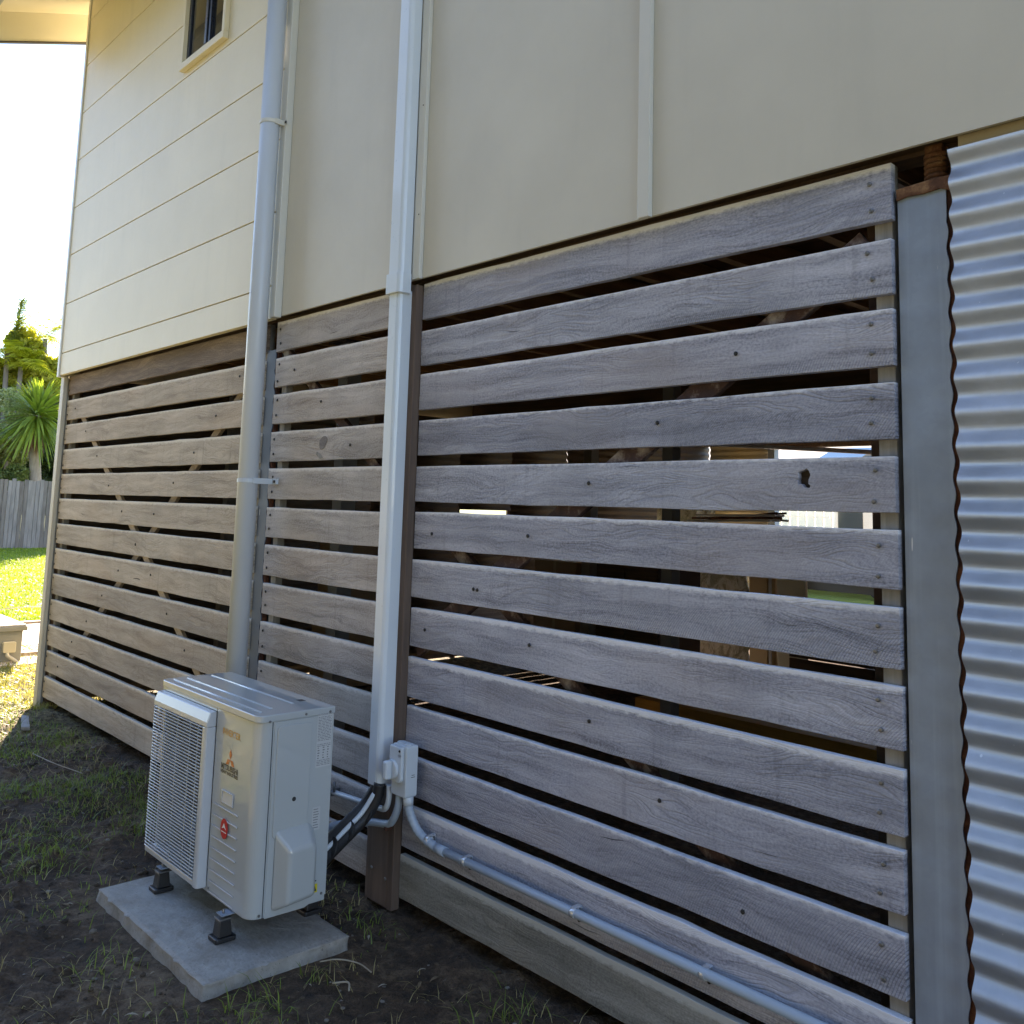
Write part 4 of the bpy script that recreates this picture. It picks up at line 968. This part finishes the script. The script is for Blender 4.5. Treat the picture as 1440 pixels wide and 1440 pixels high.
shrub('pale flowering shrub just left of the yucca', (-31.3, 5.6, 0), clump(-31.8, -30.8, 5.0, 6.0, 2.1, 4.4, .3, .55, 12), 9000, .06, PLL)
shrub('dark shrub low behind the yucca trunk', (-32.0, 7.5, 0), clump(-32.6, -31.4, 6.2, 9., 1.2, 3.2, .5, .8, 14), 14000, .08, DKL)
shrub('low olive bush against the top of the fence', (-29.6, 5.1, 0), clump(-29.9, -29.2, 4.7, 5.6, 1.5, 2.3, .25, .4, 7), 5000, .05, MDL)
shrub('yellow green leafy tree in full sun above the yucca', (-34.2, 6.6, 0), clump(-34.4, -33.4, 6.5, 8.2, 4.8, 6.7, .35, .6, 16)+clump(-34.4, -33.4, 4.6, 6.5, 4.4, 5.7, .35, .55, 14), 18000, .13, leafmat('sunlit_yellow_leaf', (.16, .20, .02), (.36, .36, .05), .5, sc=1.))
def frond_blade(mb, base, d, L, w_, droop, nseg=6, tip=.1):
    side = d.cross(Vector((0, 0, 1))).normalized(); vs = []
    for i in range(nseg+1):
        t_ = i/nseg; p = base+d*L*t_+Vector((0, 0, -droop*L*t_*t_)); ww = w_*math.sin(math.pi*min(1, .12+.88*t_))+w_*tip*(1-t_)
        vs += [p-side*ww, p+side*ww+Vector((0, 0, .3*ww))]
    mb.add(vs, [(2*i, 2*i+1, 2*i+3, 2*i+2) for i in range(nseg)])
def yucca(lab, base, heads):
    t = thing('yucca', lab, 'yucca', base)
    hx = Vector(heads[0][:3])
    MB().tube([base, (base[0], (base[1]+hx.y)/2, hx.z*.4), (hx.x, hx.y, hx.z-.9), tuple(hx)], [.2, .17, .15, .12], 12).build('trunk', BARK, t, base)
    mb = MB()
    for _ in range(150):
        th = random.uniform(0, 6.28); d = Vector((math.cos(th)*.42, math.sin(th)*.42, -1)).normalized(); frond_blade(mb, hx+Vector((0, 0, random.uniform(-.5, -.1))), d, random.uniform(.5, .85), .035, .1, 4)
    mb.build('dead_leaf_skirt', timber('brown_skirt', (.20, .10, .05), (.34, .20, .10), dirn=(30, 30, 2)), t, hx)
    for h in heads:
        c = Vector(h[:3]); mb = MB()
        for _ in range(h[4]):
            th = random.uniform(0, 2*math.pi); ph = R(random.uniform(-55, 80)); d = Vector((math.cos(th)*math.cos(ph), math.sin(th)*math.cos(ph), math.sin(ph)))
            frond_blade(mb, c+d*.08, d, h[3]*random.uniform(.8, 1.1), .035, .28)
        mb.build('leaf_head', leafmat('yucca_leaf', (.08, .14, .02), (.24, .31, .05), .45), t, c)
yucca('spiky yucca with thick trunk rising behind the paling fence', (-29.4, 6.15, 0), [(-29.4, 5.85, 3.75, 1.45, 330)])
def palm(lab, base, top, n, L, mat, droop=.55):
    t = thing('palm_tree', lab, 'palm', base, 'palms beyond the paling fence'); top = Vector(top)
    MB().tube([base, (base[0], base[1], top.z*.5), tuple(top)], [.13, .10, .07], 10).build('trunk', PAL[0], t, base)
    mb = MB()
    for k in range(n):
        th = 2*math.pi*k/n+random.uniform(-.2, .2); el = R(random.uniform(10, 75)); d = Vector((math.cos(th)*math.cos(el), math.sin(th)*math.cos(el), math.sin(el)))
        for i in range(22):
            t_ = (i+2)/24; p = top+d*L*t_+Vector((0, 0, -droop*L*t_*t_)); side = d.cross(Vector((0, 0, 1))).normalized()
            for s_ in (-1, 1):
                dd = (side*s_+d*.5+Vector((0, 0, -.25+random.uniform(-.2, .2)))).normalized(); frond_blade(mb, p, dd, .5*(1-.6*abs(t_-.4)), .018, .3, 3)
    mb.build('fronds', mat, t, top); return t
palm('sunlit yellow palm close to the house corner', (-33.5, 7.1, 0), (-33.5, 7.0, 6.7), 19, 1.9, YLL)
palm('lower golden palm left of the taller one', (-33.0, 6.2, 0), (-33.0, 6.2, 5.6), 18, 1.5, YLL)
palm('small golden palm at the foot of the thin pine', (-33.2, 5.9, 0), (-33.2, 5.8, 6.1), 10, .9, YLL)
# tall thin spiky young pine
t = thing('pine_tree', 'tall thin spiky pine rising above the palms', 'tree', (-34, 6.0, 0))
MB().tube([(-34, 6.0, 0), (-34, 6.05, 5), (-34, 6.3, 8.0)], [.12, .08, .02], 8).build('trunk', MDL, t, (-34, 6, 0)); mb = MB()
for i in range(1100):
    z = random.uniform(4.4, 8.0); s_ = (8.15-z)/3.7; th = random.uniform(0, 6.28); c = Vector((-34, 6.05+.25*max(0, (z-5)/3), z))
    frond_blade(mb, c, Vector((math.cos(th), math.sin(th), random.uniform(.1, .7))).normalized(), .26+.5*s_*random.uniform(.5, 1), .022, .1, 2)
mb.build('crown', MDL, t, (-34, 6, 4))
# thatched hut roof and shed eave peeping in at left
t = thing('thatched_hut', 'grey thatched hut roof with a cream beam at the photo left edge', 'hut', (-36, 3.5, 0)); TH = timber('grey_thatch', (.12, .11, .10), (.26, .24, .21), dirn=(5, 5, 30))
mb = MB(); cx, cy, zt = -37., 3.2, 7.2
for k in range(300):
    a = random.uniform(0, 6.28); d = Vector((math.cos(a), math.sin(a), -.62)).normalized(); frond_blade(mb, Vector((cx, cy, zt))+d*random.uniform(.2, 1.5), d, 2.1, .06, .06, 3)
mb.build('thatch', TH, t, (cx, cy, zt)); MB().tube([(cx, cy, 0), (cx, cy, 7.)], .12, 10).build('pole', BARK, t, (cx, cy, 0)); box('beam', SOFF, t, cx-2., cx+2., cy-2.2, cy+2.3, 5.35, 5.55)
t = thing('garden_shed', 'dark shed with cream eave just above the fence at the left edge', 'shed', (-29.5, 3.2, 0))
box('wall', BEARER, t, -31, -29.2, 0.5, 4.6, 0, 2.55); box('eave', SOFF, t, -31.1, -29.0, .4, 4.85, 2.56, 2.72, .01); box('roof', GUT, t, -31.1, -29.0, .4, 4.8, 2.725, 2.80)

# ---------------------------------------------------------------- beyond the far opening: vehicles and a neighbouring house
WPAINT = painted('white_vehicle_paint', (.74, .74, .70), .25, .02, coat=.6); CGL = newmat('vehicle_glass', (.02, .045, .06), .05); TYR = painted('tyre_rubber', (.02, .02, .02), .8); 
def wheel(t, x, y, r=.34, w_=.22):
    o = MB().tube([(x, y, r), (x, y+w_, r)], r, 24).build('wheel', TYR, t, (x, y, r), .02); MB().tube([(x, y-.006, r), (x, y+.02, r)], r*.58, 16).build('rim', STEEL, o, (x, y, r)); return o
t = thing('utility_truck', 'white utility truck with a mesh tray cage parked beyond the far opening', 'truck', (-7.0, 11, 0))
y0_, y1_ = 11., 12.7
MB().prism([(-7.02, .50), (-7.02, 1.02), (-6.98, 1.72), (-5.7, 1.74), (-5.1, 1.18), (-4.2, 1.05), (-4.1, .50)], 1, y0_, y1_).build('cab_body', WPAINT, t, (-7, 11, .5), .03)
MB().prism([(-6.93, 1.22), (-6.93, 1.60), (-6.54, 1.60), (-6.54, 1.22)], 1, y0_-.006, y0_+.01).build('side_window', CGL, t, (-6.8, 11, 1.2))
MB().prism([(-6.28, 1.18), (-6.28, 1.60), (-5.8, 1.60), (-5.45, 1.18)], 1, y0_-.006, y0_+.01).build('side_window', CGL, t, (-6.2, 11, 1.2))
box('tray', WPAINT, t, -8.55, -7.06, y0_, y1_, .72, .95, .01); box('chassis', DK, t, -8.5, -4.3, y0_+.25, y1_-.25, .32, .50)
mb = MB()
for xx in np.arange(-8.5, -7.05, .145): mb.box(xx, xx+.02, y0_+.01, y0_+.03, .95, 1.66)
for zz in (1.12, 1.28, 1.44, 1.60): mb.box(-8.5, -7.07, y0_-.008, y0_+.008, zz, zz+.02)
mb.box(-8.52, -7.06, y0_-.01, y0_+.04, 1.66, 1.71); mb.build('tray_cage', WPAINT, t, (-8.5, 11, .95))
for xx in (-7.95, -4.9): wheel(t, xx, y0_-.01)
t = thing('white_van', 'white van with a blue tinted rear window parked left of the truck', 'van', (-11, 14.5, 0))
MB().prism([(-12.2, .4), (-12.2, 2.0), (-8.3, 2.0), (-7.5, 1.25), (-6.8, 1.1), (-6.7, .4)], 1, 14., 15.8).build('body', WPAINT, t, (-11, 14, .4), .05)
MB().prism([(-11.1, 1.25), (-11.1, 1.72), (-10.3, 1.72), (-10.3, 1.25)], 1, 13.99, 14.02).build('side_window', CGL, t, (-10, 14, 1.3)); 
for xx in (-11.3, -7.7): wheel(t, xx, 13.98)
t = thing('neighbour_house', 'cream neighbouring house with a pale roof and skylight beyond the vehicles', 'house', (-14, 22, 0))
box('wall', SOFF, t, -24, -6, 20, 28, 0, 2.5); PR_ = painted('cream_roof_paint', (.66, .60, .45), .5)
corr = MB().prism([(19.4, 2.45), (24, 4.1), (28.6, 2.45), (28.6, 2.35), (24, 4.), (19.4, 2.35)], 0, -24.5, -10.6).build('roof', PR_, t, (-14, 24, 3))
MB().prism([(20.2, 2.78), (21.2, 3.14), (21.2, 3.30), (20.2, 2.94)], 0, -12.4, -11.2).build('skylight', CGL, t, (-12, 20.5, 3))
for xx in (-20, -16, -12): box('window', CGL, t, xx, xx+1.2, 19.985, 20.01, .9, 2.0)

box('bounce_slab', painted('pale_bounce_concrete', (.46, .42, .35), .85, .12), None, -7.6, 6., 8.1, 10.6, -.06, .004, kind='structure')  # pale slab added to bounce sunlight up onto the joists
t = thing('added_shade_fence', 'unseen paling fence added across the side yard to dim the lower slatted wall', 'fence', (-6, -6.3, 0))  # added out of view to cut low skylight on the wall
x = -16.
while x < 7.9:
    box('paling', PAL[random.random() < .3], t, x, x+.098, -6.32-.012*random.random(), -6.30, -.02, 1.75+random.gauss(0, .015)); x += .102
for z in (.35, 1.3): box('fence_rail', PAL[0], t, -16, 8, -6.38, -6.335, z, z+.08)
SYT = leafmat('shade_tree_leaf', (.03, .05, .014), (.075, .10, .028), .25, sc=1.)
for i, (xx, yy, hh) in enumerate(((-13.5, -8.4, 8.2), (-9.8, -7.9, 9.), (-6.2, -7.8, 8.4), (-2.6, -7.9, 9.2), (1.0, -7.8, 8.6), (4.6, -7.9, 9.), (8.2, -7.8, 8.2))):  # tree row added out of view so the lower wall darkens
    t = thing('added_shade_tree', ('tallest', 'broad', 'middle', 'full', 'rounded', 'dense', 'last')[i]+' dark green tree added out of view to shade the lower wall, number %s from the left' % ('one', 'two', 'three', 'four', 'five', 'six', 'seven')[i], 'tree', (xx, yy, 0), 'trees added out of view to shade the wall')
    MB().tube([(xx, yy, 0), (xx+.1, yy, hh*.4), (xx, yy, hh*.8)], [.2, .15, .05], 8).build('trunk', BARK, t, (xx, yy, 0))
    leaf_cloud(15000, clump(xx-1.7, xx+1.7, yy-1., yy+1.0, 1.2, hh-.9, .9, 1.3, 26), .17, 'crown', SYT, t, (xx, yy, 0))
